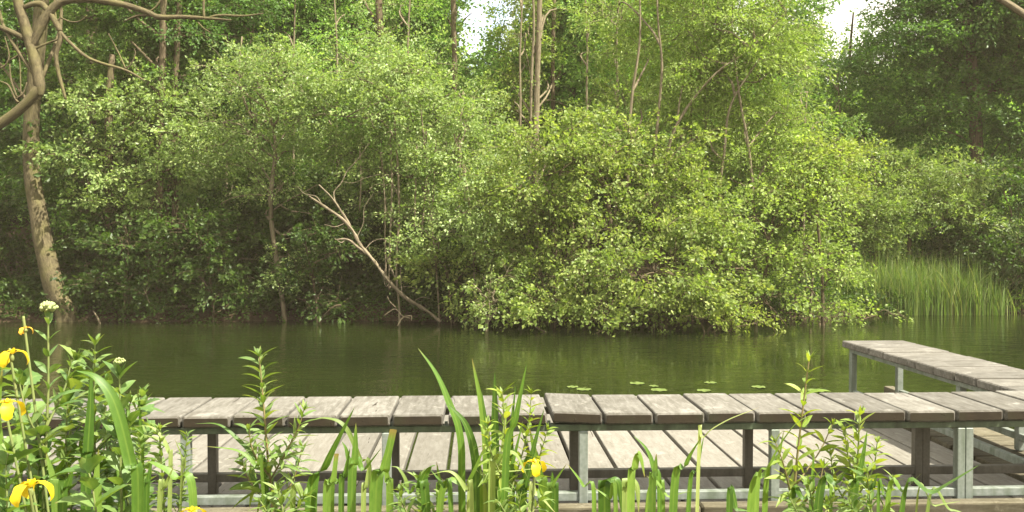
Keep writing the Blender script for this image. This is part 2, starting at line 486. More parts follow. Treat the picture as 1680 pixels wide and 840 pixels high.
M['soil'] = ground_mat()
M['water'] = water_mat()

# ------------------------------------------------------------------ ground and water
xs = np.unique(np.concatenate([np.linspace(-300, -30, 28), np.linspace(-30, 30, 121), np.linspace(30, 300, 28)]))
ys = np.unique(np.concatenate([np.linspace(-60, 0, 13), np.linspace(0, 5, 26), np.linspace(5, 15, 6), np.linspace(15, 26, 56), np.linspace(26, 60, 18), np.linspace(60, 400, 18)]))
X, Y = np.meshgrid(xs, ys)
Z = terr(X, Y)
mb = MB()
nx, ny = len(xs), len(ys)
ii = np.arange(nx * ny).reshape(ny, nx)
mb.add(np.stack([X, Y, Z], -1), np.stack([ii[:-1, :-1], ii[:-1, 1:], ii[1:, 1:], ii[1:, :-1]], -1))
tag(mb.build("ground", M['soil']), "dark leaf-strewn soil of the pond banks and wood floor", "ground", kind="structure")
mb = MB()
mb.add([(-300, 2, 0), (300, 2, 0), (300, 60, 0), (-300, 60, 0)], [(0, 1, 2, 3)])
tag(mb.build("water", M['water']), "murky olive green pond water with fine ripples", "water", kind="structure")


# ------------------------------------------------------------------ foliage
DENS, LSZ = 1.6, 1.0


def leaves(mb, base, d, nrm, L, Wd, v, w, fold=0.12):
    d = unit(d)
    s = unit(np.cross(d, nrm))
    n = np.cross(s, d)
    L = np.asarray(L)[:, None]; Wd = np.asarray(Wd)[:, None]
    a = base
    m = base + d * L * 0.45
    l = m + s * Wd * 0.5 + n * Wd * fold
    r = m - s * Wd * 0.5 + n * Wd * fold
    t = base + d * L - n * L * 0.08
    co = np.stack([a, r, t, l], 1).reshape(-1, 3)
    k = len(base)
    mb.add(co, np.arange(k * 4).reshape(k, 4), np.repeat(v, 4), np.repeat(w, 4))


def rand_unit(n):
    return unit(rng.normal(size=(n, 3)))


def sprays(mb, bm, P, A, N, length, width, nl, leaf, tint, twig=0.35, droop=0.15):
    """leafy twigs: P start, A axis, N upper side; leaves in a loose flat fan along each"""
    k = len(P)
    if k == 0:
        return
    A = unit(A); S = unit(np.cross(A, N)); N = np.cross(S, A)
    ln = length * rng.uniform(0.6, 1.3, k)
    t = rng.uniform(0.05, 1.0, (k, nl))
    u = rng.uniform(-1, 1, (k, nl)) * (1.05 - 0.6 * t)
    h = rng.normal(0, 0.09, (k, nl))
    pos = (P[:, None] + A[:, None] * (t * ln[:, None])[..., None] + S[:, None] * (u * width * (ln / length)[:, None])[..., None]
           + N[:, None] * (h * length)[..., None])
    pos[..., 2] -= droop * (t ** 2) * ln[:, None]
    d = A[:, None] * 0.8 + S[:, None] * (u * 0.9)[..., None] + rng.normal(0, 0.45, (k, nl, 3))
    d[..., 2] -= 0.25
    nn = N[:, None] + rng.normal(0, 0.55, (k, nl, 3))
    K = k * nl
    sz = rng.uniform(0.5, 1.35, K) * np.repeat(rng.uniform(0.75, 1.25, k), nl)
    leaves(mb, pos.reshape(K, 3), d.reshape(K, 3), nn.reshape(K, 3), leaf[0] * sz * LSZ, leaf[1] * sz * LSZ, rng.random(K), np.repeat(tint, nl))
    if bm is not None and twig > 0:
        for i in np.nonzero(rng.random(k) < twig)[0]:
            p0 = P[i] - A[i] * ln[i] * 0.35
            p1 = P[i] + A[i] * ln[i] * 0.9 - UP * droop * 0.8 * ln[i]
            pm = P[i] + A[i] * ln[i] * 0.3
            bm.tube([p0, pm, p1], [0.006, 0.0045, 0.002], 3, closed_end=False)


def limb(bm, p0, p1, r0, r1, n=6, sag=0.12, per=4, wob=0.07):
    """a bent branch from p0 to p1"""
    p0 = np.asarray(p0, float); p1 = np.asarray(p1, float)
    L = np.linalg.norm(p1 - p0)
    q = [p0]
    for f in (0.33, 0.66):
        q.append(p0 + (p1 - p0) * f + UP * L * sag * math.sin(f * PI) + rng.normal(0, wob * L, 3))
    q.append(p1)
    P = smooth(q, per)
    bm.tube(P, np.linspace(r0, r1, len(P)), n)
    return P


def lobe_fill(cm, bm, c, r, dens, leaf, sp=(0.42, 0.17, 20), flat=0.6, core=0.3, twig=0.35, droop=0.15, branch=True, up=1.0, loose=0.16):
    """one bough: leafy twigs through its volume, some gathered in small shelves, some long shoots that break the outline"""
    c = np.asarray(c, float); r = np.asarray(r, float) * np.array((1.08, 1.08, 1.12)) * rng.uniform(0.8, 1.2)
    c = c + rng.normal(0, 0.16, 3) * r
    area = PI * r[0] * r[2]
    total = max(14, int(dens * DENS * area))

    def put(P, A, N, tint, ln=1.0, wd=1.0):
        sprays(cm, bm, P, A, N, sp[0] * ln, sp[1] * wd, sp[2], leaf, np.clip(tint, 0, 1), twig, droop)

    # loose twigs all through the bough
    n = int(total * loose)
    U = rand_unit(n); U[:, 2] = np.where(U[:, 2] < -0.6, -U[:, 2], U[:, 2])
    rad = rng.uniform(0.25, 1.0, (n, 1)) ** 0.6
    lump = 1 + 0.22 * np.sin(U[:, :1] * 5 + rng.random() * 6) * np.sin(U[:, 2:] * 6 + rng.random() * 6)
    P = c + U * r * rad * lump
    put(P, U * np.array((1, 1, 0.5)) + rng.normal(0, 0.45, (n, 3)), UP * up * 0.7 + U * 0.7 + rng.normal(0, 0.42, (n, 3)), rng.normal(0.5, 0.22, n))
    # shelves
    nsub = max(4, int(3 + area * 2.6))
    per = max(2, int(total * (0.86 - loose) / nsub))
    for s in range(nsub):
        u = rand_unit(1)[0]
        if u[2] < -0.5:
            u[2] *= 0.5
        q = c + u * r * rng.uniform(core, 1.3)
        rr = (0.22 + 0.25 * rng.random()) * min(r[0], r[2] * 1.6) + 0.12
        n = max(2, int(per * rng.uniform(0.4, 1.7)))
        U = rand_unit(n)
        P = q + U * np.array((rr * 1.15, rr * 1.15, rr * flat * 0.55)) * (rng.random((n, 1)) ** 0.45)
        out = unit(q - c + 1e-3)
        put(P, U * np.array((1, 1, 0.35)) + out * np.array((0.7, 0.7, 0.25)) + rng.normal(0, 0.25, (n, 3)),
            UP * up * 0.75 + out * 0.75 + rng.normal(0, 0.38, (n, 3)), rng.normal(rng.uniform(0.25, 0.75), 0.15, n))
        if branch and bm is not None and rng.random() < 0.6:
            limb(bm, c, q, 0.013 * max(0.7, r[0]), 0.005, 5, 0.05, 3)
    # long shoots
    n = int(total * 0.14)
    U = rand_unit(n); U[:, 2] = np.abs(U[:, 2]) * 0.8 + U[:, 2] * 0.2
    P = c + U * r * rng.uniform(0.7, 1.05, (n, 1))
    put(P, U * np.array((1, 1, 0.8)) + UP * 0.35 * up + rng.normal(0, 0.3, (n, 3)), UP * 0.6 + U + rng.normal(0, 0.4, (n, 3)), rng.normal(0.65, 0.2, n), 1.45, 0.6)


def tree(name, label, cat, depth, trunks, lobes, leafm, barkm, leaf=(0.07, 0.045), dens=60, group=None, base=None,
         sp=(0.42, 0.17, 20), extra=(), flat=0.6, twig=0.35, droop=0.15, sides=10, thick=0.85, crown="crown", up=1.0, rootz=None, branch=True, tz=0.0, loose=0.16):
    """trunks: [(points in photo pixels, radii in photo pixels)]; lobes: (px, py, rx, ry[, depth offset[, density factor]])"""
    s = depth / F
    t0 = trunks[0][0][0]
    b = W(t0[0], t0[1], depth + (t0[2] if len(t0) > 2 else 0))
    b[2] = float(terr(b[0], b[1])) if rootz is None else rootz
    root = empty(name, b, label, cat, group)
    tpts = []
    trunk_objs = []
    for i, (pts, rad) in enumerate(trunks):
        bm = MB()
        P = [W(p[0], p[1], depth + tz + (p[2] if len(p) > 2 else 0)) for p in pts]
        R = [q * s for q in rad]
        foot = P[0].copy(); foot[2] = min(float(terr(foot[0], foot[1])), foot[2]) - 0.25
        P = [foot] + P; R = [R[0] * 1.12] + R
        PR = smooth(np.hstack([np.array(P), np.array(R)[:, None]]), 6)
        bm.tube(PR[:, :3], np.maximum(PR[:, 3], 0.004), sides if max(rad) > 5 else 6, 0.06)
        tpts.append(PR[:, :3])
        trunk_objs.append(bm)
    bm = trunk_objs[0]
    for pts, rad in extra:                         # bare side branches
        P = np.array([W(p[0], p[1], depth + (p[2] if len(p) > 2 else 0)) for p in pts])
        PR = smooth(np.hstack([P, np.array(rad)[:, None] * s]), 5)
        bm.tube(PR[:, :3], np.maximum(PR[:, 3], 0.003), 6, 0.05)
    cm = MB()
    allp = np.concatenate(tpts)
    whose = np.concatenate([np.full(len(q), i) for i, q in enumerate(tpts)])
    for lb in lobes:
        dz = lb[4] if len(lb) > 4 else rng.uniform(-0.5, 0.5)
        dm = lb[5] if len(lb) > 5 else 1.0
        c = W(lb[0], lb[1], depth + dz)
        r = np.array((lb[2] * s, lb[2] * s * thick, lb[3] * s))
        # limb from the trunk, leaving it lower than it arrives
        if branch:
            hd = np.linalg.norm((allp - c)[:, :2], axis=1)
            cost = np.abs(allp[:, 2] - (c[2] - 0.45 * hd - 0.2)) + 0.35 * hd
            p0 = allp[np.argmin(cost)]
            bm = trunk_objs[int(whose[np.argmin(cost)])]
            limb(bm, p0, c, 0.012 + 0.02 * r[0], 0.012, 6)
        lobe_fill(cm, bm, c, r, dens * dm, leaf, sp, flat, 0.3, twig, droop, branch, up, loose)
    for bmx in trunk_objs:
        bmx.build("trunk", barkm, root)
    if lobes:
        cm.build(crown, leafm, root, smooth=False)
    return root


GB = "broadleaved trees and bushes on the far bank"
# --- left edge
tree("tall_tree", "tall tree with thick curved grey trunk sweeping out at its foot, left bank", "tree", 17.8,
     [([(108, 512), (92, 480), (78, 430), (66, 370), (55, 300), (51, 220), (57, 130), (66, 40), (72, -60), (78, -220), (80, -420)],
       [16.5, 16, 15, 14, 13, 12.2, 11.6, 11.4, 11, 9, 4])],
     [(20, -190, 150, 80, 0.5), (140, -240, 150, 90, 0.3), (60, -340, 150, 90, 0), (-90, -140, 120, 90, 0.5), (210, -150, 90, 60, 0.8)],
     M['alder'], M['greybark'], dens=40, group=GB, sides=14)
tree("bare_limbed_tree", "tree leaning in from the left edge with a forked mossy bough and bare twisted branches", "tree", 15.6,
     [([(-150, 540), (-140, 420), (-95, 290), (-40, 228), (0, 203), (36, 176), (60, 150), (66, 138)],
       [24, 18, 13, 8.6, 8, 7.8, 7.8, 5])],
     [(0, -210, 120, 70, 0), (-110, -120, 110, 80, 0), (-140, 60, 90, 80, 0.3)],
     M['alder'], M['greybark'], dens=40, group=GB, sides=14,
     extra=[([(66, 158), (65, 140), (60, 112), (52, 80), (42, 45), (28, -5), (15, -90), (10, -200)], [5, 8.6, 8.4, 8.4, 8.2, 7.8, 7, 3]), ([(60, 122), (68, 136), (69, 150), (64, 165)], [4, 4, 3.5, 2]),
            ([(40, 62), (25, 55), (0, 45), (-30, 38)], [6, 4.5, 4, 3]),
            ([(40, 12), (52, 7), (68, 7), (82, 22), (92, 38), (99, 52)], [4, 4.5, 5, 5, 5, 4.5]),
            ([(99, 52), (99, 66), (92, 90), (95, 115), (100, 135), (108, 163)], [4, 4, 3.5, 3.2, 3, 2]),
            ([(100, 54), (115, 70), (140, 92), (165, 103), (200, 113), (222, 123), (238, 133)], [3, 3, 3, 2.6, 2.4, 2, 1]),
            ([(50, 80), (75, 30), (100, 4), (140, -2), (172, 2), (205, 8), (240, 19), (262, 28), (300, 28), (340, 30), (380, 33)],
             [6, 7, 6.5, 6, 6, 5.5, 5, 4.5, 3.5, 2.6, 1]),
            ([(340, 30), (360, 25), (400, 26), (432, 22)], [2, 2, 1.6, 1]),
            ([(250, 24), (225, 26), (203, 35)], [2.5, 2, 1]),
            ([(92, 33), (90, 12), (88, -10)], [1.6, 1.4, 1]), ([(93, 34), (99, 28), (100, 5)], [1.6, 1.4, 1]),
            ([(99, 28), (106, 32), (118, 36), (132, 34), (143, 25)], [1.5, 1.3, 1.2, 1.1, 0.8]),
            ([(57, 80), (75, 72), (97, 64), (117, 60)], [2, 1.8, 1.5, 1]),
            ([(205, 113), (215, 105), (222, 88), (220, 80)], [1.5, 1.2, 1, 0.7]), ([(206, 113), (195, 88), (178, 55)], [1.5, 1.2, 0.8]),
            ([(30, 168), (24, 160), (14, 140), (0, 133)], [2, 1.6, 1.4, 1]), ([(28, 160), (18, 130), (16, 105)], [1.6, 1.5, 1]),
            ([(26, 162), (38, 153), (44, 135)], [1.6, 1.4, 1]), ([(0, 112), (10, 105), (15, 90), (8, 60)], [1.8, 1.5, 1.2, 0.8]),
            ([(15, 100), (38, 87), (45, 100)], [1.4, 1.2, 0.8]), ([(34, 160), (33, 110), (28, 65)], [1.2, 1.1, 0.8]),
            ([(270, -20), (257, 10), (232, 25)], [1.2, 1.5, 1]), ([(267, 28), (272, 0), (260, -20)], [2.2, 1.8, 1.4]),
            ([(335, 28), (334, 10), (336, -20)], [2.2, 2, 1.8]), ([(325, 37), (335, 47), (345, 53)], [1.4, 1.1, 0.7])])
# --- trees standing on the left of the wood
tree("alder_tree", "alder with slim brown trunk and glossy leaf shelves right of the curved grey trunk", "tree", 19.3,
     [([(258, 462), (262, 380), (262, 240), (266, 120), (268, 0), (270, -160)], [6.5, 5.6, 5, 5, 4.5, 3]),
      ([(240, 468), (247, 380), (249, 340), (262, 300)], [5, 5, 4, 2])],
     [(200, 62, 75, 40), (270, 90, 60, 40), (150, 90, 70, 38), (215, 130, 85, 34), (290, 150, 40, 34, -0.3), (250, 20, 85, 36), (170, 10, 90, 40), (290, -90, 120, 70), (190, -110, 110, 60),
      (110, 128, 55, 26, -0.3)],
     M['alder'], M['bark'], dens=62, group=GB, tz=-0.9)
tree("low_branching_tree", "tree with dark brown trunk and pale leaf shelves spread low over the dark bank", "tree", 18.9,
     [([(175, 470), (178, 400), (180, 300), (178, 180), (184, 90)], [7, 6, 6, 6, 4.5])],
     [(170, 165, 70, 28, -0.5), (230, 170, 70, 30, -0.6), (290, 175, 45, 30, -0.5), (185, 255, 62, 28, -0.6), (250, 270, 70, 34, -0.6), (320, 265, 60, 34, -0.6), (165, 300, 46, 30, -0.6), (200, 330, 40, 26, -0.7), (290, 305, 50, 24, -0.6)],
     M['pale'], M['bark'], dens=62, group=GB, leaf=(0.075, 0.05), tz=-0.4)
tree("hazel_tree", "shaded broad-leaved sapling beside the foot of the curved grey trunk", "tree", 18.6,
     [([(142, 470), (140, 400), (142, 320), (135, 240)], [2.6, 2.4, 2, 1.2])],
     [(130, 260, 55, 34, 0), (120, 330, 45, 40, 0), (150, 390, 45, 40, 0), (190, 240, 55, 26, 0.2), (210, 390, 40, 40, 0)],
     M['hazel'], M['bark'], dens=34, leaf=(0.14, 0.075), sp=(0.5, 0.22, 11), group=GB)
tree("slender_tree", "slender double-stemmed tree behind the alder, its bare lower stem ending in shade", "tree", 20.2,
     [([(285, 440), (288, 300), (285, 200), (290, 90), (294, 0), (296, -120)], [5, 4.5, 4.5, 4.5, 4, 2]),
      ([(270, 440), (275, 330), (292, 230), (296, 170)], [3, 3, 2.5, 1.2])],
     [(330, 40, 75, 55), (360, 110, 70, 45), (320, -60, 100, 60), (400, 10, 80, 60), (395, 170, 60, 50, 0.6, 0.8)],
     M['dark'], M['bark'], dens=62, group=GB, tz=-1.4)
# --- small tree standing in the water
tree("hawthorn_tree", "small hawthorn on a thin leaning trunk rising straight out of the water", "tree", 17.9,
     [([(467, 522), (460, 470), (450, 400), (444, 350), (446, 300), (452, 240), (440, 180), (420, 130)], [4, 4.2, 4.2, 4, 3.6, 3, 2.4, 1.6])],
     [(420, 150, 80, 44), (370, 130, 48, 38), (480, 160, 60, 40), (360, 200, 58, 38), (430, 220, 70, 40), (490, 240, 46, 34), (395, 275, 64, 34), (465, 300, 48, 36), (340, 240, 40, 30), (440, 100, 70, 40), (520, 190, 40, 30), (480, 455, 34, 22), (466, 420, 26, 16)],
     M['pale'], M['palebark'], dens=52, leaf=(0.058, 0.036), sp=(0.36, 0.14, 18), group=GB, rootz=-0.1,
     extra=[([(443, 362), (436, 350), (440, 342)], [2.5, 2, 1]), ([(446, 372), (462, 385), (480, 383), (495, 398), (512, 415)], [2.2, 1.8, 1.5, 1.2, 0.7]),
            ([(470, 384), (478, 375), (492, 372)], [1.3, 1.1, 0.7]), ([(448, 330), (475, 345), (495, 348), (518, 352)], [1.5, 1.3, 1, 0.7]),
            ([(445, 320), (410, 320), (380, 325), (362, 335)], [1.8, 1.5, 1.2, 0.8]), ([(448, 345), (470, 330), (500, 315), (520, 303)], [1.5, 1.3, 1, 0.7]),
            ([(442, 200), (412, 190), (393, 130), (397, 60)], [2, 2, 1.8, 1.2]), ([(393, 140), (400, 110), (412, 96)], [1.8, 1.5, 1])])
# --- dark hazel bushes low on the left bank
GH = "dark bushes low along the left bank"
for k, (nm, lab, trs, lbs) in enumerate([
        ("hazel_bush", "dark hazel bush on the bank between the alder trunk and the hawthorn", [([(320, 480), (330, 420)], [3, 2])],
         [(300, 420, 55, 36), (350, 390, 60, 34), (330, 450, 52, 30), (395, 440, 50, 34), (380, 350, 60, 34)]),
        ("hazel_bush", "dark hazel bush directly behind the hawthorn trunk", [([(430, 490), (425, 420)], [3, 2])],
         [(430, 400, 60, 40), (420, 465, 52, 26), (500, 400, 60, 42), (490, 350, 60, 36), (460, 330, 60, 40)]),
        ("hazel_bush", "dark hazel bush behind the fallen bare branch", [([(575, 495), (570, 420)], [3, 2])],
         [(560, 440, 55, 36), (600, 470, 40, 32), (540, 370, 60, 44), (620, 400, 60, 46), (660, 440, 50, 36), (590, 330, 60, 44)]),
        ("hazel_bush", "dark bush in deep shade left of the curved grey trunk", [([(20, 490), (18, 430)], [3, 2])],
         [(20, 420, 50, 50), (-40, 380, 60, 60), (40, 470, 40, 26), (10, 340, 45, 40)]),
        ("hazel_bush", "dark bush filling the bank between the sapling and the alder trunk", [([(210, 490), (212, 420)], [3, 2])],
         [(200, 440, 50, 34), (240, 410, 46, 34), (170, 420, 40, 40), (215, 475, 60, 24), (130, 450, 40, 34), (150, 485, 50, 20), (260, 360, 44, 40)]),
        ("hazel_bush", "dark bush spreading low behind the rotting log", [([(290, 495), (292, 460)], [3, 2])],
         [(280, 480, 60, 20), (350, 490, 60, 18), (430, 496, 50, 16), (520, 490, 60, 22), (590, 500, 50, 14), (650, 490, 50, 20), (480, 440, 50, 34)]),
        ("hazel_bush", "dark bush right of the fallen branch under the pale overhanging boughs", [([(735, 495), (730, 430)], [3, 2])],
         [(700, 460, 50, 34), (760, 450, 56, 44), (740, 390, 60, 44), (830, 430, 56, 50), (680, 380, 50, 40)])]):
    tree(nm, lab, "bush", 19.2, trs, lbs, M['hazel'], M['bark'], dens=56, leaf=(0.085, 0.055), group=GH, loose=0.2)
for lab, dep, trs, lbs, mt in [
        ("leafy sapling hanging over the water between the hawthorn and the fallen branch", 17.6, [([(520, 515), (515, 470), (505, 420)], [2, 1.8, 1.2])],
         [(500, 440, 40, 22), (530, 470, 44, 20), (490, 490, 36, 16), (540, 420, 36, 22), (560, 500, 40, 14), (510, 380, 34, 22)], 'hazel'),
        ("leafy sapling hanging over the water between the alder and the hawthorn", 17.7, [([(350, 510), (345, 460), (335, 390)], [2, 1.8, 1.2])],
         [(330, 400, 46, 24), (370, 430, 46, 22), (310, 450, 44, 20), (360, 480, 50, 18), (400, 480, 36, 18), (300, 370, 40, 24), (390, 390, 36, 24)], 'hazel'),
        ("leafy sapling with drooping boughs right of the fallen branch", 17.6, [([(740, 515), (735, 460), (725, 420)], [2, 1.8, 1.2])],
         [(740, 440, 46, 24), (770, 475, 44, 20), (780, 430, 40, 24), (770, 505, 34, 12)], 'maple'),
        ("leafy sapling between the two brown trunks near the left edge", 17.9, [([(205, 500), (208, 440), (215, 370)], [2, 1.8, 1.2])],
         [(200, 400, 34, 22), (230, 430, 34, 20), (170, 450, 36, 20), (215, 350, 36, 22), (230, 480, 40, 16), (140, 400, 30, 24), (160, 350, 30, 24)], 'hazel')]:
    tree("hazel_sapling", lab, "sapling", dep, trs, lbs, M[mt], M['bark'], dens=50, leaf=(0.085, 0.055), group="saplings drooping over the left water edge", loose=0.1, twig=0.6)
# --- pale mass in the middle
tree("aspen_tree", "wide pale-leaved tree above the fallen branch with thin stems hanging straight down", "tree", 17.4,
     [([(655, 505), (650, 440), (655, 340), (650, 230), (640, 120)], [2, 2, 2, 1.8, 1.5]), ([(720, 505), (712, 400), (700, 280), (690, 170)], [1.6, 1.6, 1.6, 1.2]),
      ([(780, 505), (775, 400), (765, 300), (745, 220)], [1.6, 1.6, 1.6, 1.2])],
     [(580, 190, 66, 46), (640, 160, 70, 44), (700, 210, 74, 44), (620, 250, 66, 42, 0.7), (690, 290, 70, 40), (760, 270, 66, 44), (560, 260, 44, 34, 1.0), (740, 340, 66, 38), (660, 350, 60, 34, 0.8), (800, 340, 56, 40, -0.4),
      (600, 310, 50, 32, 1.0), (720, 395, 52, 26, -0.5), (790, 400, 50, 30, -0.4), (640, 410, 40, 24, 0.9), (770, 210, 60, 40), (590, 130, 60, 40), (680, 120, 70, 44), (830, 280, 50, 44)],
     M['pale'], M['palebark'], dens=58, leaf=(0.062, 0.042), group=GB,
     extra=[([(641, 470), (638, 470), (640, 400), (643, 300), (640, 220)], [1.6] * 5), ([(634, 465), (632, 400), (631, 320), (625, 250)], [1.4] * 4),
            ([(691, 390), (697, 330), (702, 250)], [1.5] * 3), ([(680, 380), (682, 300), (684, 240)], [1.3] * 3), ([(708, 370), (712, 300), (715, 230)], [1.3] * 3),
            ([(590, 345), (592, 300), (590, 240)], [1.2] * 3)])
tree("grey_shrub", "small pale grey-leaved shrub dipping its twigs in the water, mid bank", "shrub", 15.9,
     [([(800, 538), (806, 500), (815, 460)], [1.6, 1.6, 1])],
     [(808, 480, 30, 26), (815, 505, 34, 24), (800, 520, 22, 14), (822, 460, 22, 18)],
     M['silver'], M['palebark'], dens=70, leaf=(0.055, 0.035), sp=(0.26, 0.12, 16), group=GB, rootz=-0.1, twig=0.7)
# --- fresh green dome over the water
tree("field_maple", "fresh green maple whose rounded crown hangs over the water in mid picture", "tree", 16.6,
     [([(1000, 520), (1005, 440), (1000, 350), (985, 280)], [5, 5, 4, 3]), ([(1090, 520), (1085, 420), (1075, 330)], [4, 4, 3]), ([(910, 520), (912, 440), (910, 330)], [3, 2.6, 2])],
     [(900, 280, 62, 44), (960, 260, 64, 44), (1020, 290, 66, 46), (880, 340, 60, 42), (950, 340, 72, 46), (1030, 370, 76, 46), (900, 420, 64, 40), (980, 420, 76, 44, -0.5), (1070, 440, 80, 44, -0.6),
      (920, 490, 66, 30, -0.5), (1000, 500, 74, 30, -0.7), (1080, 510, 80, 28, -0.8), (880, 465, 40, 34), (1090, 320, 66, 46), (1130, 390, 70, 46, -0.5), (840, 300, 50, 40), (850, 370, 46, 34), (1150, 480, 64, 40, -0.8), (1040, 235, 44, 30, 0, .7), (930, 222, 40, 26, 0, .7), (1110, 262, 46, 34, 0, .7), (870, 235, 40, 26, 0, .7), (985, 215, 30, 24, 0, .6)],
     M['maple'], M['bark'], dens=48, leaf=(0.072, 0.056), group=GB, flat=0.38, loose=0.06, droop=0.4, twig=0.5)
tree("tufted_sapling", "pale-topped sapling with upright shoots poking above the maple crown", "sapling", 16.9,
     [([(960, 330), (960, 260), (958, 210)], [2, 1.6, 1]), ([(995, 330), (1000, 250), (1003, 215)], [2, 1.6, 1])],
     [(957, 215, 16, 20), (985, 235, 22, 22), (1005, 225, 14, 18), (912, 225, 14, 18), (940, 240, 20, 16)],
     M['silver'], M['palebark'], dens=95, leaf=(0.075, 0.045), sp=(0.26, 0.1, 14), group=GB, up=0.4)
# --- willow
tree("willow_tree", "tall yellow-green willow fanning out on several slender pale stems", "tree", 18.0,
     [([(1085, 480), (1090, 330), (1098, 240), (1125, 180), (1175, 120), (1230, 80), (1290, 20)], [3, 3, 2.8, 2.4, 1.8, 1.3, .8]),
      ([(1030, 470), (1030, 300), (1032, 225), (1038, 150), (1050, 60), (1048, -60)], [2.6, 2.6, 2.4, 2.2, 1.7, 1]),
      ([(1072, 470), (1070, 300), (1078, 210), (1086, 110), (1080, 40), (1076, -60)], [2.6, 2.5, 2.4, 2.0, 1.6, 1]),
      ([(1180, 480), (1180, 330), (1188, 250), (1200, 170), (1250, 90)], [2.2, 2.2, 2, 1.7, 1]),
      ([(1240, 480), (1236, 330), (1228, 240), (1215, 170), (1205, 90)], [2.6, 2.4, 2, 1.6, 1])],
     [(1160, 40, 74, 54), (1230, 40, 70, 54), (1110, 60, 60, 50, 0.6, 0.8), (1190, 120, 76, 54), (1260, 120, 62, 54), (1130, 150, 64, 50, 0.4, 0.8), (1230, 200, 76, 52), (1290, 190, 40, 44, 0, 0.8),
      (1160, 220, 66, 48, 0.3), (1280, 260, 62, 44), (1200, 290, 70, 44), (1120, 270, 60, 40, 0.3), (1060, 100, 60, 50, 0.7, 0.6), (1180, -60, 110, 60), (1255, -30, 50, 50), (1080, -50, 90, 60, 0.5, 0.8), (1050, 180, 60, 46, 0.6, 0.6), (1010, 30, 60, 54, 0.6, 0.7)],
     M['yellow'], M['palebark'], dens=62, leaf=(0.08, 0.03), sp=(0.46, 0.15, 22), group=GB, droop=0.3, tz=-0.8)
tree("golden_bush", "yellow-green bush arching down to the water with dark bare branches low inside", "bush", 16.9,
     [([(1205, 515), (1240, 475), (1258, 440), (1265, 370), (1300, 310)], [4, 3.4, 3, 2.6, 1.6]), ([(1350, 520), (1348, 440), (1340, 350)], [3, 2.6, 2]), ([(1195, 512), (1215, 490), (1252, 452)], [3, 2.4, 1.2])],
     [(1220, 360, 66, 44), (1290, 340, 66, 46), (1350, 330, 52, 44), (1200, 430, 66, 40), (1280, 420, 72, 44), (1330, 410, 46, 40), (1318, 470, 52, 34), (1260, 480, 56, 30), (1366, 455, 26, 26), (1380, 508, 36, 10), (1440, 516, 36, 7, 0.8), (1340, 515, 50, 16), (1300, 280, 54, 40), (1380, 285, 40, 30)],
     M['yellow'], M['bark'], dens=46, leaf=(0.068, 0.045), group=GB, flat=0.4, loose=0.1, droop=0.4, twig=0.5,
     extra=[([(1258, 445), (1300, 432), (1350, 420)], [1.5, 1.2, 0.8]), ([(1228, 490), (1260, 500), (1300, 545)], [1.6, 1.2, 0.7]), ([(1245, 475), (1270, 520), (1262, 550)], [1.4, 1.1, 0.7]), ([(1265, 380), (1300, 350), (1310, 310)], [1.8, 1.4, 1])])
tree("golden_bush", "bright golden-leaved sapling tips right of the willow, above the grey-green bush", "bush", 17.4,
     [([(1330, 500), (1340, 400), (1370, 300)], [2, 2, 1.4])],
     [(1340, 250, 34, 18), (1380, 245, 30, 14), (1410, 255, 24, 12), (1350, 275, 36, 18), (1325, 300, 36, 26), (1372, 310, 32, 20)],
     M['gold'], M['palebark'], dens=80, leaf=(0.07, 0.05), sp=(0.3, 0.12, 15), group=GB)
tree("golden_bush", "lowest golden twigs trailing over the water edge below the willow", "bush", 15.8,
     [([(1160, 548), (1175, 530), (1190, 515)], [1.4, 1.4, 1])],
     [(1190, 525, 34, 12), (1240, 530, 26, 10), (1150, 522, 26, 10), (1215, 512, 34, 12)],
     M['gold'], M['bark'], dens=80, leaf=(0.06, 0.04), sp=(0.28, 0.12, 15), group=GB, rootz=-0.1)
# --- right side
tree("grey_willow", "grey-green rounded willow bush standing behind the reeds", "bush", 21.0,
     [([(1490, 470), (1492, 400), (1500, 330)], [4, 3.4, 2]), ([(1440, 470), (1438, 400), (1435, 310)], [3, 2.4, 1.6])],
     [(1430, 260, 28, 30), (1440, 310, 44, 36), (1500, 320, 50, 38), (1550, 310, 46, 36), (1470, 370, 54, 38), (1540, 370, 54, 34), (1580, 290, 34, 28), (1410, 370, 34, 40), (1500, 270, 34, 26), (1420, 410, 36, 30), (1560, 400, 50, 24)],
     M['silver'], M['bark'], dens=80, leaf=(0.085, 0.032), sp=(0.38, 0.14, 20), group=GB, up=0.7)
tree("feathery_tree", "airy tree with open feathery crown against the white sky gap, upper right", "tree", 26.0,
     [([(1400, 440), (1398, 300), (1396, 200), (1394, 100), (1400, 20)], [4, 4, 3.4, 2.4, 1.4])],
     [(1400, 90, 36, 24, 0, 0.6), (1440, 60, 40, 28, 0, 0.8), (1370, 130, 40, 24, 0, 0.6), (1410, 140, 42, 24, 0, 0.55), (1350, 180, 44, 26, 0, 0.9), (1400, 210, 50, 30, 0, 1), (1330, 225, 40, 30), (1450, 160, 44, 34), (1440, 110, 40, 30), (1380, 250, 50, 30),(1440, 230, 44, 40)],
     M['far'], M['bark'], dens=64, leaf=(0.085, 0.05), sp=(0.5, 0.16, 20), group=GB)
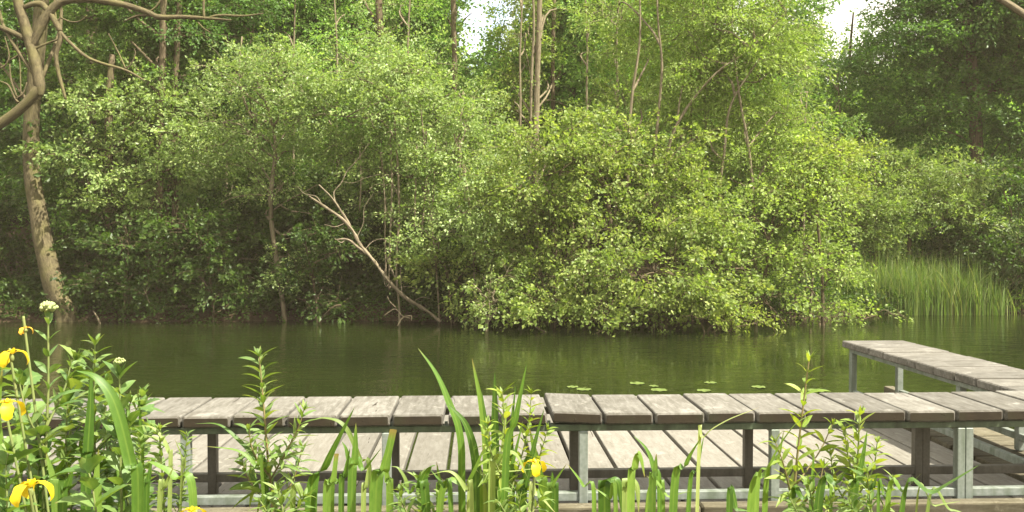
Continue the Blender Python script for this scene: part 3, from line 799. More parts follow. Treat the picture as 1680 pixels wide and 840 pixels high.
tree("beech_tree", "big dark beech with tiered drooping boughs filling the upper right corner", "tree", 22.5,
     [([(1600, 470), (1604, 350), (1600, 200), (1590, 60), (1585, -120), (1580, -320)], [12, 11, 10, 9, 7, 3])],
     [(1490, 60, 66, 40), (1560, 50, 70, 44), (1640, 50, 70, 50), (1480, 130, 62, 40), (1550, 130, 72, 42), (1630, 150, 72, 46), (1500, 195, 56, 30), (1570, 190, 60, 30), (1670, 230, 50, 44), (1690, 120, 60, 60), (1540, -20, 60, 44), (1610, -40, 90, 50),
      (1700, -20, 90, 70), (1560, -120, 130, 70), (1680, -150, 130, 80), (1620, -240, 150, 80), (1540, 235, 50, 24, 0.3), (1780, 60, 90, 90), (1780, 200, 90, 90)],
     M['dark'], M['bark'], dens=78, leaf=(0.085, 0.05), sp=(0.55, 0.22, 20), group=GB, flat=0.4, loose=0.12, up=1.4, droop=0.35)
tree("willow_scrub", "low grey-green scrub filling the bank directly behind the reeds", "bush", 21.6,
     [([(1530, 480), (1530, 440)], [2, 1.4])],
     [(1440, 440, 44, 30), (1500, 440, 50, 30), (1560, 435, 50, 30), (1610, 445, 40, 30), (1400, 460, 40, 30), (1650, 470, 40, 24), (1470, 470, 50, 24), (1550, 470, 50, 22)],
     M['hazel'], M['bark'], dens=60, group=GB)
tree("elder_bush", "dark green bush at the right edge above the end of the reeds", "bush", 20.4,
     [([(1660, 500), (1655, 440), (1650, 380)], [4, 3, 2]), ([(1672, 512), (1668, 480), (1660, 462), (1640, 470)], [5, 4, 2.4, 1])],
     [(1650, 300, 44, 40), (1620, 360, 46, 34), (1670, 370, 46, 40), (1640, 420, 46, 34), (1690, 440, 46, 44), (1670, 470, 30, 20), (1740, 380, 70, 80), (1600, 400, 30, 22)],
     M['hazel'], M['bark'], dens=70, leaf=(0.085, 0.05), group=GB)
# a bough that reaches in at the top right corner
rb = empty("overhanging_bough", W(1760, 70, 9.0), "bare grey bough slanting across the top right corner", "branch")
bm = MB()
P = np.array([W(1840, 120, 9.2), W(1760, 72, 9.05), W(1690, 30, 9.0), (W(1640, -2, 9.0)), W(1580, -32, 9.0), W(1500, -80, 9.1)])
PR = smooth(np.hstack([P, np.array([.055, .046, .038, .034, .028, .012])[:, None]]), 6)
bm.tube(PR[:, :3], PR[:, 3], 10, 0.05)
bm.build("limb", M['palebark'], rb)

# --- second row, taller trees behind
GT = "tall trees standing further back in the wood"
back = [
    ("pine_trunk_tree", "dark-stemmed tall tree with one bare curved side branch, left of centre", 24.0, [([(628, 400), (628, 130), (624, 60), (620, -40), (616, -220)], [5.6, 5.4, 5, 5, 3])],
     [(560, 60, 70, 44), (620, 20, 60, 40), (670, 70, 54, 44), (540, -10, 80, 50), (600, 130, 70, 44), (520, 110, 60, 44), (765, 120, 26, 20, 0, .7), (640, -90, 120, 60), (690, 20, 44, 40), (480, 60, 60, 50)], 'far',
     [([(628, 118), (615, 105), (590, 95), (565, 91)], [3, 2.8, 2.4, 1.6]), ([(632, 120), (652, 90), (660, 60)], [2, 1.6, 1])]),
    ("straight_tree", "straight dark trunk standing immediately left of the white sky gap", 25.5, [([(746, 420), (746, 120), (744, 40), (743, -60), (742, -240)], [4.4, 4.2, 4, 4, 2.4])],
     [(715, 130, 48, 40), (720, 60, 40, 40), (730, 180, 60, 44), (722, 10, 30, 28, 0, .7), (700, -60, 80, 50), (745, -150, 110, 60), (680, 170, 50, 40), (662, 0, 34, 34)], 'far',
     [([(746, 60), (760, 35), (775, 20)], [1.6, 1.2, .8])]),
    ("slim_tree", "slim brown trunk fading into leaves between two thicker dark trunks, left of the sky gap", 27.0, [([(702, 420), (702, 60), (700, 0), (700, -200)], [4, 3.4, 3.2, 2])],
     [(690, 100, 50, 44), (660, 130, 50, 44), (640, 60, 44, 40), (700, -100, 90, 50)], 'maple', []),
    ("twin_trunk_tree", "pale twin trunk rising straight right of the white sky gap", 23.5, [([(880, 420), (879, 250), (881, 150), (884, 60), (886, -40), (888, -220)], [5, 5, 4.6, 4.2, 4, 2.6]), ([(866, 420), (870, 250), (872, 130), (876, 40), (872, -60)], [2.6, 2.4, 2.2, 2, 1.4])],
     [(850, 130, 54, 34), (900, 110, 54, 40), (930, 40, 54, 44), (850, 190, 60, 40), (930, 170, 56, 44), (960, 110, 50, 44), (900, -80, 120, 60), (880, 20, 20, 34, 0, .8), (838, 72, 26, 22, 0, .7), (800, 135, 44, 22, 0, .8), (980, 20, 54, 50), (900, 230, 50, 34)], 'far', []),
    ("dark_trunk_tree", "dark slim trunk standing close right of the pale twin trunk", 24.5, [([(908, 420), (908, 240), (907, 100), (909, 0), (910, -200)], [3.6, 3.4, 3.2, 3, 2])],
     [(940, 80, 50, 44), (970, 170, 54, 44), (1000, 90, 54, 50), (920, -40, 60, 40), (990, 220, 50, 36)], 'alder', []),
    ("leafy_tree", "leafy tree with short visible trunk behind the willow stems", 26.0, [([(938, 420), (940, 120), (944, 40), (945, -150)], [4, 4, 3.4, 2])],
     [(1010, 150, 60, 50), (1040, 60, 70, 60), (1000, -20, 80, 60), (1070, 140, 60, 50), (1030, 230, 60, 40), (1100, 200, 60, 50), (1110, 20, 70, 60)], 'far', []),
    ("dim_tree", "dim shaded tree behind the hawthorn, filling the gap above it", 24.0, [([(420, 430), (418, 250), (412, 100), (410, -140)], [6, 5.5, 5, 3])],
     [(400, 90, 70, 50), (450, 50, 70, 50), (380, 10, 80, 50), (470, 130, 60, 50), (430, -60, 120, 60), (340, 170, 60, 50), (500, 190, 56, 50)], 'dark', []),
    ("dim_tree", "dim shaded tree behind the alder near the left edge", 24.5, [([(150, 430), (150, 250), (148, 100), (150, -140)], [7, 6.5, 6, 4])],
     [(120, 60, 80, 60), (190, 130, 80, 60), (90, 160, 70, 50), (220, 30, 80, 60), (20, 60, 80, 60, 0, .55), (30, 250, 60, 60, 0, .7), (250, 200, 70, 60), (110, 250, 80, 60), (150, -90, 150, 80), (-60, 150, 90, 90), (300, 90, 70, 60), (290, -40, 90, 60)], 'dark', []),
    ("background_tree", "dark tree in the gap between the willow and the big beech, upper right", 30.0, [([(1320, 430), (1322, 300), (1320, 160)], [5, 4.5, 3])],
     [(1330, 260, 60, 40), (1400, 290, 60, 40), (1300, 200, 44, 44), (1300, 120, 40, 44), (1280, 60, 40, 40), (1470, 270, 60, 44), (1330, 330, 70, 40)], 'dark', []),
]
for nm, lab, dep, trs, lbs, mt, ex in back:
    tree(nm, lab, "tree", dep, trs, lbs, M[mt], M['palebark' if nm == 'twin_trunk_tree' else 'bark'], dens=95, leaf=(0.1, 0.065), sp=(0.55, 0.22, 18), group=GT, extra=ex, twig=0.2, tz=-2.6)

GS = "slender saplings among the far trees"
SL = "slender pale-stemmed sapling rising through the leaves of the far wood"
for px, top, bot, dep, mt, lean in [(480, -40, 330, 21.5, 'far', 6), (555, -60, 300, 21, 'alder', -10), (668, -60, 250, 21, 'pale', 8), (852, -20, 260, 21, 'maple', 6), (965, -60, 250, 21.5, 'far', -8),
                               (1010, -60, 240, 21, 'maple', 10), (1130, -60, 260, 19.5, 'yellow', 14), (1160, -60, 300, 20, 'yellow', -12), (370, -50, 330, 21.5, 'alder', 10), (1318, 150, 330, 21, 'alder', 6),
                               (225, -60, 400, 20.5, 'alder', -6), (752, 150, 330, 20, 'pale', 8), (1380, 120, 330, 24, 'alder', -6), (590, 100, 340, 20.2, 'far', 14)]:
    h_ = bot - top
    tree("sapling", SL, "sapling", dep, [([(px, bot + 60), (px + lean * .3, bot - h_ * .3), (px + lean * .2, bot - h_ * .6), (px + lean, top)], [2.2, 2.0, 1.7, 1.0])],
         [(px + rng.uniform(-1, 1) * (14 if px in (852, 752) else 40), top + h_ * f + rng.uniform(-10, 10), rng.uniform(34, 50), rng.uniform(24, 34), 0.6, 0.8) for f in (0.05, 0.25, 0.45, 0.65, 0.85)],
         M[mt], M['palebark'], dens=58, group=GS, tz=-0.5)

# --- the wood behind as one mass
cm = MB()
for k in range(300):
    px = rng.uniform(-250, 1900)
    top = np.interp(px, [-300, 0, 450, 560, 760, 800, 840, 960, 1060, 1290, 1340, 1430, 1480, 1700, 2000], [60, 40, 60, 60, 140, 150, 140, 80, 60, 120, 250, 250, 120, 60, 60])
    py = rng.uniform(top + 30, 430)
    dep = rng.uniform(28, 46)
    c = W(px, py, dep)
    lobe_fill(cm, None, c, (1.9, 1.5, 1.4), 24, (0.19, 0.13), (0.9, 0.4, 15), 0.6, 0.25, 0, 0.15, False)
tag(cm.build("woods", M['far'], smooth=False), "distant wood seen as one green mass behind the bank trees", "wood", kind="stuff")

# --- undergrowth on the far bank
cm = MB()
n = 9000
x = rng.uniform(-16, 22, n)
yy = shore(x) + rng.gamma(1.3, 0.8, n) - 0.2
P = np.stack([x, yy, terr(x, yy) + rng.uniform(0.0, 0.45, n)], 1)
A = rand_unit(n) * np.array((1, 1, 0.3)) + np.array((0, -0.5, 0.35))
sprays(cm, None, P, A, UP + rng.normal(0, 0.3, (n, 3)), 0.3, 0.14, 9, (0.075, 0.045), rng.random(n), 0)
tag(cm.build("undergrowth", M['hazel'], smooth=False), "low shaded undergrowth of small leaves along the far water edge", "undergrowth", kind="stuff")


def blades(mb, P, H, lean, width, seg=4):
    """many thin grass blades at P"""
    n = len(P)
    az = rng.uniform(0, 2 * PI, n)
    d = np.stack([np.cos(az), np.sin(az), np.zeros(n)], 1)
    s = np.stack([-np.sin(az + 0.6), np.cos(az + 0.6), np.zeros(n)], 1)
    rows = []
    for q in range(seg + 1):
        t = q / seg
        c = P + UP * (H * t * (1 - 0.2 * t * lean))[:, None] + d * (H * lean * 0.6 * t ** 2)[:, None]
        wv = width * (1 - t ** 2.2) * 0.5 + 0.0008
        rows.append(np.stack([c - s * wv[:, None] if hasattr(wv, '__len__') else c - s * wv, c + s * wv[:, None] if hasattr(wv, '__len__') else c + s * wv], 1))
    co = np.stack(rows, 1).reshape(-1, 3)                # n, seg+1, 2
    b = (np.arange(n) * (seg + 1) * 2)[:, None]
    q = np.arange(seg) * 2
    f = np.stack([b + q, b + q + 1, b + q + 3, b + q + 2], -1).reshape(-1, 4)
    v = np.repeat(rng.random(n), (seg + 1) * 2)
    mb.add(co, f, v, np.repeat(rng.random(n), (seg + 1) * 2))


cm = MB()
n = 4200
px = np.concatenate([rng.uniform(1400, 1650, 2600), rng.uniform(1370, 1500, 900), rng.normal(1560, 60, 700)])
dep = 19.9 + rng.uniform(-0.75, 0.9, n)
P = np.array([Wz(a, b, 0.0) for a, b in zip(px, dep)])
P[:, 2] = -0.05
H = rng.uniform(0.7, 1.6, n) * np.interp(px, [1330, 1420, 1600, 1655], [0.75, 1.0, 0.98, 0.6])
blades(cm, P, H, rng.uniform(0.05, 1.0, n) ** 1.3, rng.uniform(0.01, 0.024, n))
tag(cm.build("reeds", M['reed']), "dense stand of tall green reeds at the water edge on the right", "reeds", kind="stuff")
cm = MB()
n = 1500
px = rng.uniform(150, 340, n)
P = np.array([Wz(a, b, 0) for a, b in zip(px, 18.6 + rng.uniform(-0.1, 1.2, n))])
P[:, 2] = terr(P[:, 0], P[:, 1]) - 0.02
blades(cm, P, rng.uniform(0.25, 0.6, n), rng.uniform(0.4, 1.0, n), np.full(n, 0.012))
tag(cm.build("grass", M['hazel']), "shaded grass growing on the left bank under the trees", "grass", kind="stuff")

# --- dead wood
r_ = empty("fallen_branch", W(690, 507, 17.1), "bare tan fallen branch with broken forks slanting up out of the water", "branch")
for nm, pts, rad in [
        ("limb", [(722, 528), (706, 514), (688, 502), (665, 488), (640, 464), (615, 430), (590, 400), (578, 378), (560, 358), (540, 344), (522, 332), (507, 322)], [6, 6, 6, 6, 6, 6, 6, 5.5, 5, 4.5, 4, 2.5]),
        ("fork", [(575, 372), (562, 350), (545, 325), (523, 303)], [4, 3.6, 3.2, 2.2]),
        ("fork", [(606, 419), (596, 412), (585, 404), (570, 393), (550, 393)], [5, 5.5, 5, 4.5, 2]),
        ("twig", [(568, 392), (560, 398), (549, 391)], [2, 1.8, 1]),
        ("fork", [(550, 332), (548, 315), (560, 300), (570, 280), (588, 260), (606, 234)], [2, 2, 2, 1.8, 1.6, 0.8]),
        ("twig", [(660, 486), (658, 465), (657, 440)], [1.8, 1.6, 1]),
        ("twig", [(640, 462), (634, 470), (630, 460), (632, 440)], [1.4, 1.4, 1.2, 0.8]),
        ("twig", [(600, 408), (612, 396), (630, 392), (660, 398)], [1.4, 1.2, 1, 0.7]),
        ("twig", [(586, 388), (596, 366), (598, 340), (612, 318)], [1.5, 1.2, 1, 0.6]),
        ("twig", [(528, 335), (518, 322), (500, 318), (488, 306)], [1.5, 1.2, 1, 0.6]),
        ("twig", [(566, 366), (550, 372), (532, 368)], [1.3, 1.1, 0.6]),
        ("twig", [(676, 497), (690, 488), (706, 490)], [1.4, 1.2, 0.7]),
        ("twig", [(650, 474), (668, 470), (690, 476)], [1.2, 1, 0.6]),
        ("twig", [(562, 298), (580, 300), (600, 292), (625, 285)], [1.2, 1, 0.9, 0.6])]:
    bm = MB()
    P = np.array([W(a, b, 17.1 - 0.004 * (700 - a)) for a, b in pts])
    PR = smooth(np.hstack([P, np.array(rad)[:, None] * 0.46 * 17.2 / F]), 5)
    bm.tube(PR[:, :3], PR[:, 3] * (1 + 0.18 * rng.normal(size=len(PR)).clip(-1, 1)), 8 if rad[0] > 2 else 5, 0.2)
    bm.build(nm, M['deadwood'], r_)


def stick(name, label, dep, paths, mat, root_z=None):
    r = empty(name, W(*paths[0][0][0], dep), label, "branch")
    for pts, rad in paths:
        bm = MB()
        P = np.array([W(a, b, dep) for a, b in pts])
        PR = smooth(np.hstack([P, np.array(rad)[:, None] * dep / F]), 5)
        bm.tube(PR[:, :3], PR[:, 3], 6, 0.1)
        bm.build("twig", mat, r)


stick("dead_twig", "short pale stick poking out of the water near the left bank", 17.4, [([(168, 540), (160, 522), (153, 510)], [1.6, 1.6, 1])], M['palebark'])
stick("dead_twig", "angular bare twigs standing in the water below the fallen branch", 16.6,
      [([(630, 518), (648, 507), (660, 518), (672, 522)], [.9, .9, .9, .6]), ([(652, 535), (660, 522), (674, 518), (675, 526)], [1.2, 1.1, 1, .7]), ([(650, 505), (640, 495), (635, 485)], [.9, .8, .5])], M['palebark'])
stick("dead_twig", "forked dead twig in the water under the maple crown", 15.8,
      [([(905, 548), (885, 540), (870, 527), (858, 512)], [1, 1.1, 1, .6]), ([(885, 540), (862, 522), (845, 512)], [.8, .7, .5])], M['palebark'])
stick("dead_twig", "short pale bare twig above the water below the maple crown", 15.6,
      [([(976, 548), (990, 541), (1003, 531)], [1.1, 1.1, .7]), ([(985, 544), (980, 540)], [.8, .5])], M['palebark'])
bm = MB()
P = np.array([W(a, b, 18.25) for a, b in [(205, 506), (235, 499), (262, 505), (300, 503), (330, 512)]])
bm.tube(smooth(P, 5), np.linspace(0.07, 0.03, 21), 8, 0.2)
P = np.array([W(a, b, 18.2) for a, b in [(240, 502), (255, 509), (262, 515)]])
bm.tube(smooth(P, 4), np.linspace(0.03, 0.012, 9), 6, 0.2)
tag(bm.build("driftwood", M['deadwood'], origin=W(205, 506, 18.25)), "brown rotting log lying along the left water edge", "log")

# ------------------------------------------------------------------ jetty and benches
DZ, SZ = 0.59, 1.0225
YF, YB = 3.50, 3.93
dk = empty("wooden_deck", (0, 5.0, DZ), "low jetty deck of bleached grey planks running out towards the pond", "deck")
mb = MB()
k = -0.156 - 0.212 * 14
while k < 2.55:
    w_ = 0.212
    gap = rng.uniform(0.016, 0.022)
    e = min(k + w_, 2.62)
    mb.box((k + gap / 2, 3.55, DZ - 0.042 + rng.uniform(-.002, .002)), (e - gap / 2, 6.18 + rng.uniform(-.01, .01), DZ + rng.uniform(-.003, .003)), 0.005, axis=1)
    k += w_
mb.build("planks", M['deck'], dk, smooth=False)
mb = MB()
y0 = 3.55
while y0 < 6.1:
    mb.box((2.64, y0, DZ - 0.045), (3.12, y0 + 0.205, DZ - 0.003 + rng.uniform(-.002, .002)), 0.005, axis=0)
    y0 += 0.222
mb.build("side_planks", M['kerb'], dk, smooth=False)
mb = MB(); mb.box((-3.3, 3.40, 0.50), (0.9, 3.468, 0.663), 0.008, axis=0); mb.box((0.906, 3.40, 0.50), (3.4, 3.468, 0.662), 0.008, axis=0)
mb.build("front_beam", M['kerb'], dk, smooth=False)
mb = MB(); mb.box((3.125, 3.47, 0.42), (3.20, 6.45, 0.606), 0.008, axis=1)
mb.build("side_beam", M['kerb'], dk, smooth=False)
for xx in (-2.6, -1.0, 0.6, 2.2, 3.0):
    mb = MB()
    for yy_ in (3.7, 5.0, 6.05):
        mb.box((xx - 0.06, yy_ - 0.06, -1.3), (xx + 0.06, yy_ + 0.06, DZ - 0.15), 0.01, axis=2)
    mb.box((xx - 0.05, 3.56, DZ - 0.15), (xx + 0.05, 6.15, DZ - 0.046), 0.005, axis=1)
    mb.build("joist", M['pile'], dk, smooth=False)


def px2x(px, Y_, tol=30):
    """world x of photo column px on the line y = Y_"""
    lo, hi = -6.0, 6.0
    t = (px - 840) / F
    # x cos - y sin = t (x sin + y cos)
    c, s = math.cos(YAW), math.sin(YAW)
    return Y_ * (s + t * c) / (c - t * s)


bn = empty("long_bench", (0, (YF + YB) / 2, DZ), "long backless bench of wide grey slats on steel legs crossing the foreground", "bench")
edges = [-130, -45, 40, 124, 208, 294, 377, 467, 553, 640.5, 731, 816, 902, 991, 1075, 1160, 1243.5, 1328, 1410, 1491, 1573, 1653, 1735, 1820, 1905]
mb = MB()
for i in range(len(edges) - 1):
    x0, x1 = px2x(edges[i], YF), px2x(edges[i + 1], YF)
    g0 = 0.011 if edges[i] in (731, 902) else 0.0055
    g1 = 0.011 if edges[i + 1] in (731, 902) else 0.0055
    dz = rng.uniform(-0.002, 0.003); tl = rng.normal(0, 0.006)
    if edges[i] == 902:
        dz, tl = 0.006, -0.045
    fy = rng.uniform(-0.006, 0.006)
    mb.box((x0 + g0, YF + fy, SZ - 0.047 + dz), (x1 - g1, YB + fy + rng.uniform(-.004, .004), SZ + dz), 0.007, axis=1, tilt=tl)
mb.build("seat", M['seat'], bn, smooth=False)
xl, xr = px2x(-130, YF) + .05, 3.0
mb = MB(); mb.box((xl, YF + 0.022, SZ - 0.078), (xr, YF + 0.062, SZ - 0.0495), 0.003, axis=0); mb.build("seat_rail", M['greenzinc'], bn, smooth=False)
mb = MB(); mb.box((xl, YB - 0.062, SZ - 0.078), (xr, YB - 0.022, SZ - 0.0495), 0.003, axis=0); mb.build("seat_rail", M['shadezinc'], bn, smooth=False)
mb = MB(); mb.box((xl, YF + 0.026, 0.650), (xr, YF + 0.060, 0.686), 0.003, axis=0); mb.build("foot_rail", M['zinc'], bn, smooth=False)
mb = MB(); mb.box((xl, YB - 0.060, 0.648), (xr, YB - 0.026, 0.686), 0.003, axis=0); mb.build("foot_rail", M['shadezinc'], bn, smooth=False)
for px in (-30, 298, 632, 959, 1277, 1585.5, 1599):
    x = px2x(px, YF)
    w2 = 0.0165 if px > 1580 else 0.0185
    mb = MB(); mb.box((x - w2, YF + 0.018, DZ + 0.002), (x + w2, YF + 0.056, SZ - 0.0775), 0.003, axis=2); mb.build("leg", M['zinc'], bn, smooth=False)
    mb = MB(); mb.box((x - w2 - .001, YB - 0.064, DZ + 0.002), (x + w2 + .001, YB - 0.024, SZ - 0.0775), 0.003, axis=2); mb.build("leg", M['shadezinc'], bn, smooth=False)
    mb = MB(); mb.box((x - w2 + .003, YF + 0.0625, SZ - 0.077), (x + w2 - .003, YB - 0.0645, SZ - 0.050), 0.003, axis=1); mb.build("cross_bar", M['shadezinc'], bn, smooth=False)
for e in edges[4:22]:
    x = px2x(e, YF)
    mb = MB()
    mb.tube([(x, YF + 0.041, SZ - 0.05), (x, YF + 0.041, SZ - 0.036)], [0.008, 0.008], 6)
    mb.build("bolt", M['zinc'], bn, smooth=False)

b2 = empty("side_bench", (2.78, 4.95, DZ), "shorter grey slatted bench standing at right angles beside the water", "bench")
mb = MB()
y1 = 5.92
while y1 > 3.98:
    y0 = max(y1 - 0.203, 3.945)
    mb.box((2.565 + rng.uniform(-.004, .004), y0 + 0.004, SZ - 0.047 + rng.uniform(-.002, .003)), (3.005, y1 - 0.004, SZ + rng.uniform(-.002, .003)), 0.006, axis=0)
    y1 = y0
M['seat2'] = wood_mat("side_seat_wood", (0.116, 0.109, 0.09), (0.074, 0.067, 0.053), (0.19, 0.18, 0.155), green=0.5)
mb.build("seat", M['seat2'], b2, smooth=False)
for x in (2.60, 2.93):
    mb = MB(); mb.box((x, 3.96, SZ - 0.078), (x + 0.04, 5.88, SZ - 0.0495), 0.003, axis=1); mb.build("seat_rail", M['zinc'], b2, smooth=False)
    mb = MB(); mb.box((x + .003, 3.96, 0.648), (x + 0.037, 5.83, 0.686), 0.003, axis=1); mb.build("foot_rail", M['zinc'], b2, smooth=False)
    for y in (5.84, 4.50):
        mb = MB(); mb.box((x, y - 0.0, DZ + 0.002), (x + 0.04, y + 0.04, SZ - 0.0785), 0.003, axis=2); mb.build("leg", M['zinc'], b2, smooth=False)

# ------------------------------------------------------------------ lily pads
def pad_mesh():
    mb = MB()
    n = 26
    ring = []
    for k_ in range(n + 1):
        a = 0.16 + (2 * PI - 0.32) * k_ / n
        r = 0.105 * (1 + 0.05 * math.sin(5 * a) + 0.03 * math.sin(9 * a))
        ring.append((r * math.cos(a), r * math.sin(a), 0.006 + 0.003 * math.sin(7 * a)))
    inner = [(p[0] * 0.5, p[1] * 0.5, 0.005) for p in ring]
    cen = [(0.004 * math.cos(0.16), 0, 0.004) for p in ring]
    co = ring + inner + cen
    f = []
    m = n + 1
    for k_ in range(n):
        f += [(k_, k_ + 1, m + k_ + 1, m + k_), (m + k_, m + k_ + 1, 2 * m + k_ + 1, 2 * m + k_)]
    mb.add(co, f)
    return mb


proto = pad_mesh().build("lily_pad", M['pad'])
pads = [(958, 640, 1.0, "leftmost lily pad, close behind the bench"), (1046, 630, 1.05, "large lily pad farthest from the bench at the left of the main cluster"),
        (1074, 634.5, 0.7, "smallest lily pad in the middle of the main cluster"), (1082, 641, 1.1, "widest lily pad of the main cluster, nearest the bench"),
        (1167, 629, 0.85, "lily pad far out to the right of the main cluster"), (1156, 642, 0.95, "lily pad close behind the bench, right of the main cluster"),
        (1246, 636, 0.95, "lone lily pad between the main cluster and the tall herb"), (1342, 642, 1.2, "rightmost lily pad, behind the tall lime-green herb"),
        (940, 636, 0.8, "pale lily pad just under the surface beside the leftmost pad")]
for i, (px, py, s, lab) in enumerate(pads):
    o = proto if i == 0 else proto.copy()
    if i:
        COL.objects.link(o)
    d = F * CAMZ / (py - 390)
    p = Wz(px, d, 0.0)
    o.location = p
    o.rotation_euler = (0, 0, float(rng.uniform(0, 6)))
    o.scale = (s * 0.82, s * 0.82, 1)
    tag(o, lab, "lily pad", "lily pads floating behind the bench")

# ------------------------------------------------------------------ foreground plants
def strip(mb, P, Wd, side, fold=0.15, v=None, teeth=0.0):
    """a leaf as a strip three vertices wide: P centre line, Wd widths, side vectors"""
    P = np.asarray(P, float); k = len(P)
    Wd = np.broadcast_to(np.asarray(Wd, float), (k,)).copy()
    side = unit(np.broadcast_to(np.asarray(side, float), (k, 3)))
    T = unit(np.gradient(P, axis=0))
    side = unit(side - T * np.sum(side * T, 1)[:, None])
    N = np.cross(side, T)
    if teeth:
        Wd = Wd * (1 + teeth * np.where(np.arange(k) % 2 == 0, 1, -1))
    l = P - side * Wd[:, None] / 2 + N * Wd[:, None] * fold
    r = P + side * Wd[:, None] / 2 + N * Wd[:, None] * fold
    co = np.stack([l, P, r], 1).reshape(-1, 3)
    q = np.arange(k - 1) * 3
    f = np.concatenate([np.stack([q, q + 1, q + 4, q + 3], 1), np.stack([q + 1, q + 2, q + 5, q + 4], 1)])
    dist = np.concatenate([[0], np.cumsum(np.linalg.norm(np.diff(P, axis=0), axis=1))])
    o = rng.random(2) * 30
    g = np.stack([np.repeat(dist / 0.1, 3) + o[0], np.tile([-1, 0, 1], k) + o[1], np.repeat(np.linspace(0, 1, k), 3)], 1)
    vv = rng.random() if v is None else v
    mb.add(co, f, vv, np.tile([1.0, 0.0, 1.0], k), g)


def iris_leaf(root, pts, wpx, d, mat='iris', to_ground=True, v=None, tip=0.42, cut=False):
    P = [W(a, b, d + (dd[0] if dd else 0)) for a, b, *dd in pts]
    if to_ground and pts[0][1] > 735:
        b = P[0].copy()
        b[2] = float(terr(b[0], b[1]))
        b[0] = b[0] * 0.85 + root.location.x * 0.15
        P = [b] + P
    S = smooth(P, 8)
    k = len(S)
    t = np.linspace(0, 1, k)
    wid = 0.94 * wpx * d / F * np.clip((1 - t) / tip, 0.0, 1.0) ** 0.7 * np.minimum(1, 0.7 + t * 2)
    if cut:
        wid = np.maximum(wid, wpx * d / F * 0.55)
    ang = rng.uniform(-0.5, 0.5)
    side = np.stack([np.cos(ang + t * rng.uniform(-0.5, 0.5)), np.sin(ang + t * 0.3), np.zeros(k)], 1)
    T = unit(np.gradient(S, axis=0))
    # where the blade bends over sideways, turn its flat so that it still folds naturally
    side = side + np.stack([np.zeros(k), 1.0 * np.abs(T[:, 0]), 0.3 * np.abs(T[:, 0])], 1)
    mb = MB()
    strip(mb, S, wid, side, rng.uniform(0.08, 0.2), v)
    return mb.build("leaf", M[mat], root)


def lance(mb, p, d, up, L, wd, v=None, droop=0.3, seg=6, teeth=0.0, fold=0.18, peak=0.4):
    """one arching pointed leaf"""
    d = unit(d); t = np.linspace(0, 1, seg + 1)
    P = p + d * (L * t)[:, None] - UP * (droop * L * t ** 2)[:, None]
    wv = wd * (np.sin(PI * np.clip(t, 0, 1) ** (math.log(0.5) / math.log(peak))) * 0.97 + 0.03)
    s = np.cross(d, up)
    strip(mb, P, wv, s + rng.normal(0, 0.15, 3), fold, v, teeth)


def herb(name, label, cat, pts, d, leafL, leafW, mat, smat='stem', gap=0.028, rpx=3.0, shoots=(), whorl=2, teeth=0.0, elev=0.45, taper=0.45, peak=0.4, group=None, droop=0.3, top_tuft=5):
    P = [W(a, b, d) for a, b in pts]
    b = P[0].copy(); b[2] = float(terr(b[0], b[1])) - 0.02
    root = empty(name, (b[0], b[1], b[2] + 0.02), label, cat, group)
    sm, lm = MB(), MB()

    def grow(P, r0, LL, WW, gap, t0=0.0):
        S = smooth(P, 8)
        k = len(S)
        sm.tube(S, np.linspace(r0, r0 * 0.35, k), 6, closed_end=False)
        dist = np.concatenate([[0], np.cumsum(np.linalg.norm(np.diff(S, axis=0), axis=1))])
        T = unit(np.gradient(S, axis=0))
        n = max(2, int(dist[-1] * (1 - t0) / gap * 1.35))
        a0 = rng.uniform(0, 6)
        for q in range(n):
            t = t0 + (1 - t0) * (q + 0.5) / n
            s_ = dist[-1] * t
            c = np.array([np.interp(s_, dist, S[:, i]) for i in range(3)])
            ax = np.array([np.interp(s_, dist, T[:, i]) for i in range(3)])
            e1 = unit(np.cross(ax, (0.3, 1, 0.2))); e2 = np.cross(ax, e1)
            sc = (1 - taper * t) * rng.uniform(0.75, 1.15)
            a0 += PI / 2 if whorl == 2 else 0.9
            for w_ in range(whorl):
                a = a0 + w_ * 2 * PI / whorl + rng.normal(0, 0.25)
                dr = (e1 * math.cos(a) + e2 * math.sin(a)) + ax * (elev + 0.5 * t + rng.normal(0, 0.18))
                lance(lm, c, dr, ax + rng.normal(0, 0.2, 3), LL * sc * 1.5, WW * sc * 1.7, droop=droop * rng.uniform(0.3, 1.4), teeth=teeth, seg=10 if teeth else 6, peak=peak)
                if whorl == 2 and rng.random() < 0.4:       # small leaves of a starting side shoot in the axil
                    for _ in range(3):
                        lance(lm, c, dr * 0.6 + ax * 0.8 + rng.normal(0, 0.3, 3), ax, LL * sc * 0.4, WW * sc * 0.5, droop=0.1, seg=4)
        for q in range(top_tuft):
            a = rng.uniform(0, 2 * PI)
            dr = (e1 * math.cos(a) + e2 * math.sin(a)) * 0.5 + ax * rng.uniform(0.6, 1.4)
            lance(lm, S[-1] - ax * 0.01, dr, ax, LL * 0.5 * rng.uniform(0.6, 1.1), WW * 0.5, droop=0.05, seg=5)

    grow([b] + P, rpx * d / F, leafL, leafW, gap, 0.25)
    for spts in shoots:
        grow([W(a, q, d + dd) for a, q, dd in spts], rpx * 0.6 * d / F, leafL * 0.7, leafW * 0.7, gap * 0.85, 0.15)
    sm.build("stem", M[smat], root)
    lm.build("foliage", M[mat], root)
    return root


def petal(root, P, wd, side, mat, fold=0.1):
    mb = MB()
    S = smooth(P, 6); t = np.linspace(0, 1, len(S))
    wv = wd * (0.18 + 0.82 * np.sin(PI * np.clip(t, 0, 1) ** 1.5) ** 0.8) * np.where(t > 0.97, 0.6, 1)
    wv = wv * (1 + 0.1 * np.sin(t * 22 + rng.random() * 6))
    strip(mb, S, wv, side, fold)
    return mb.build("petal", M[mat], root)


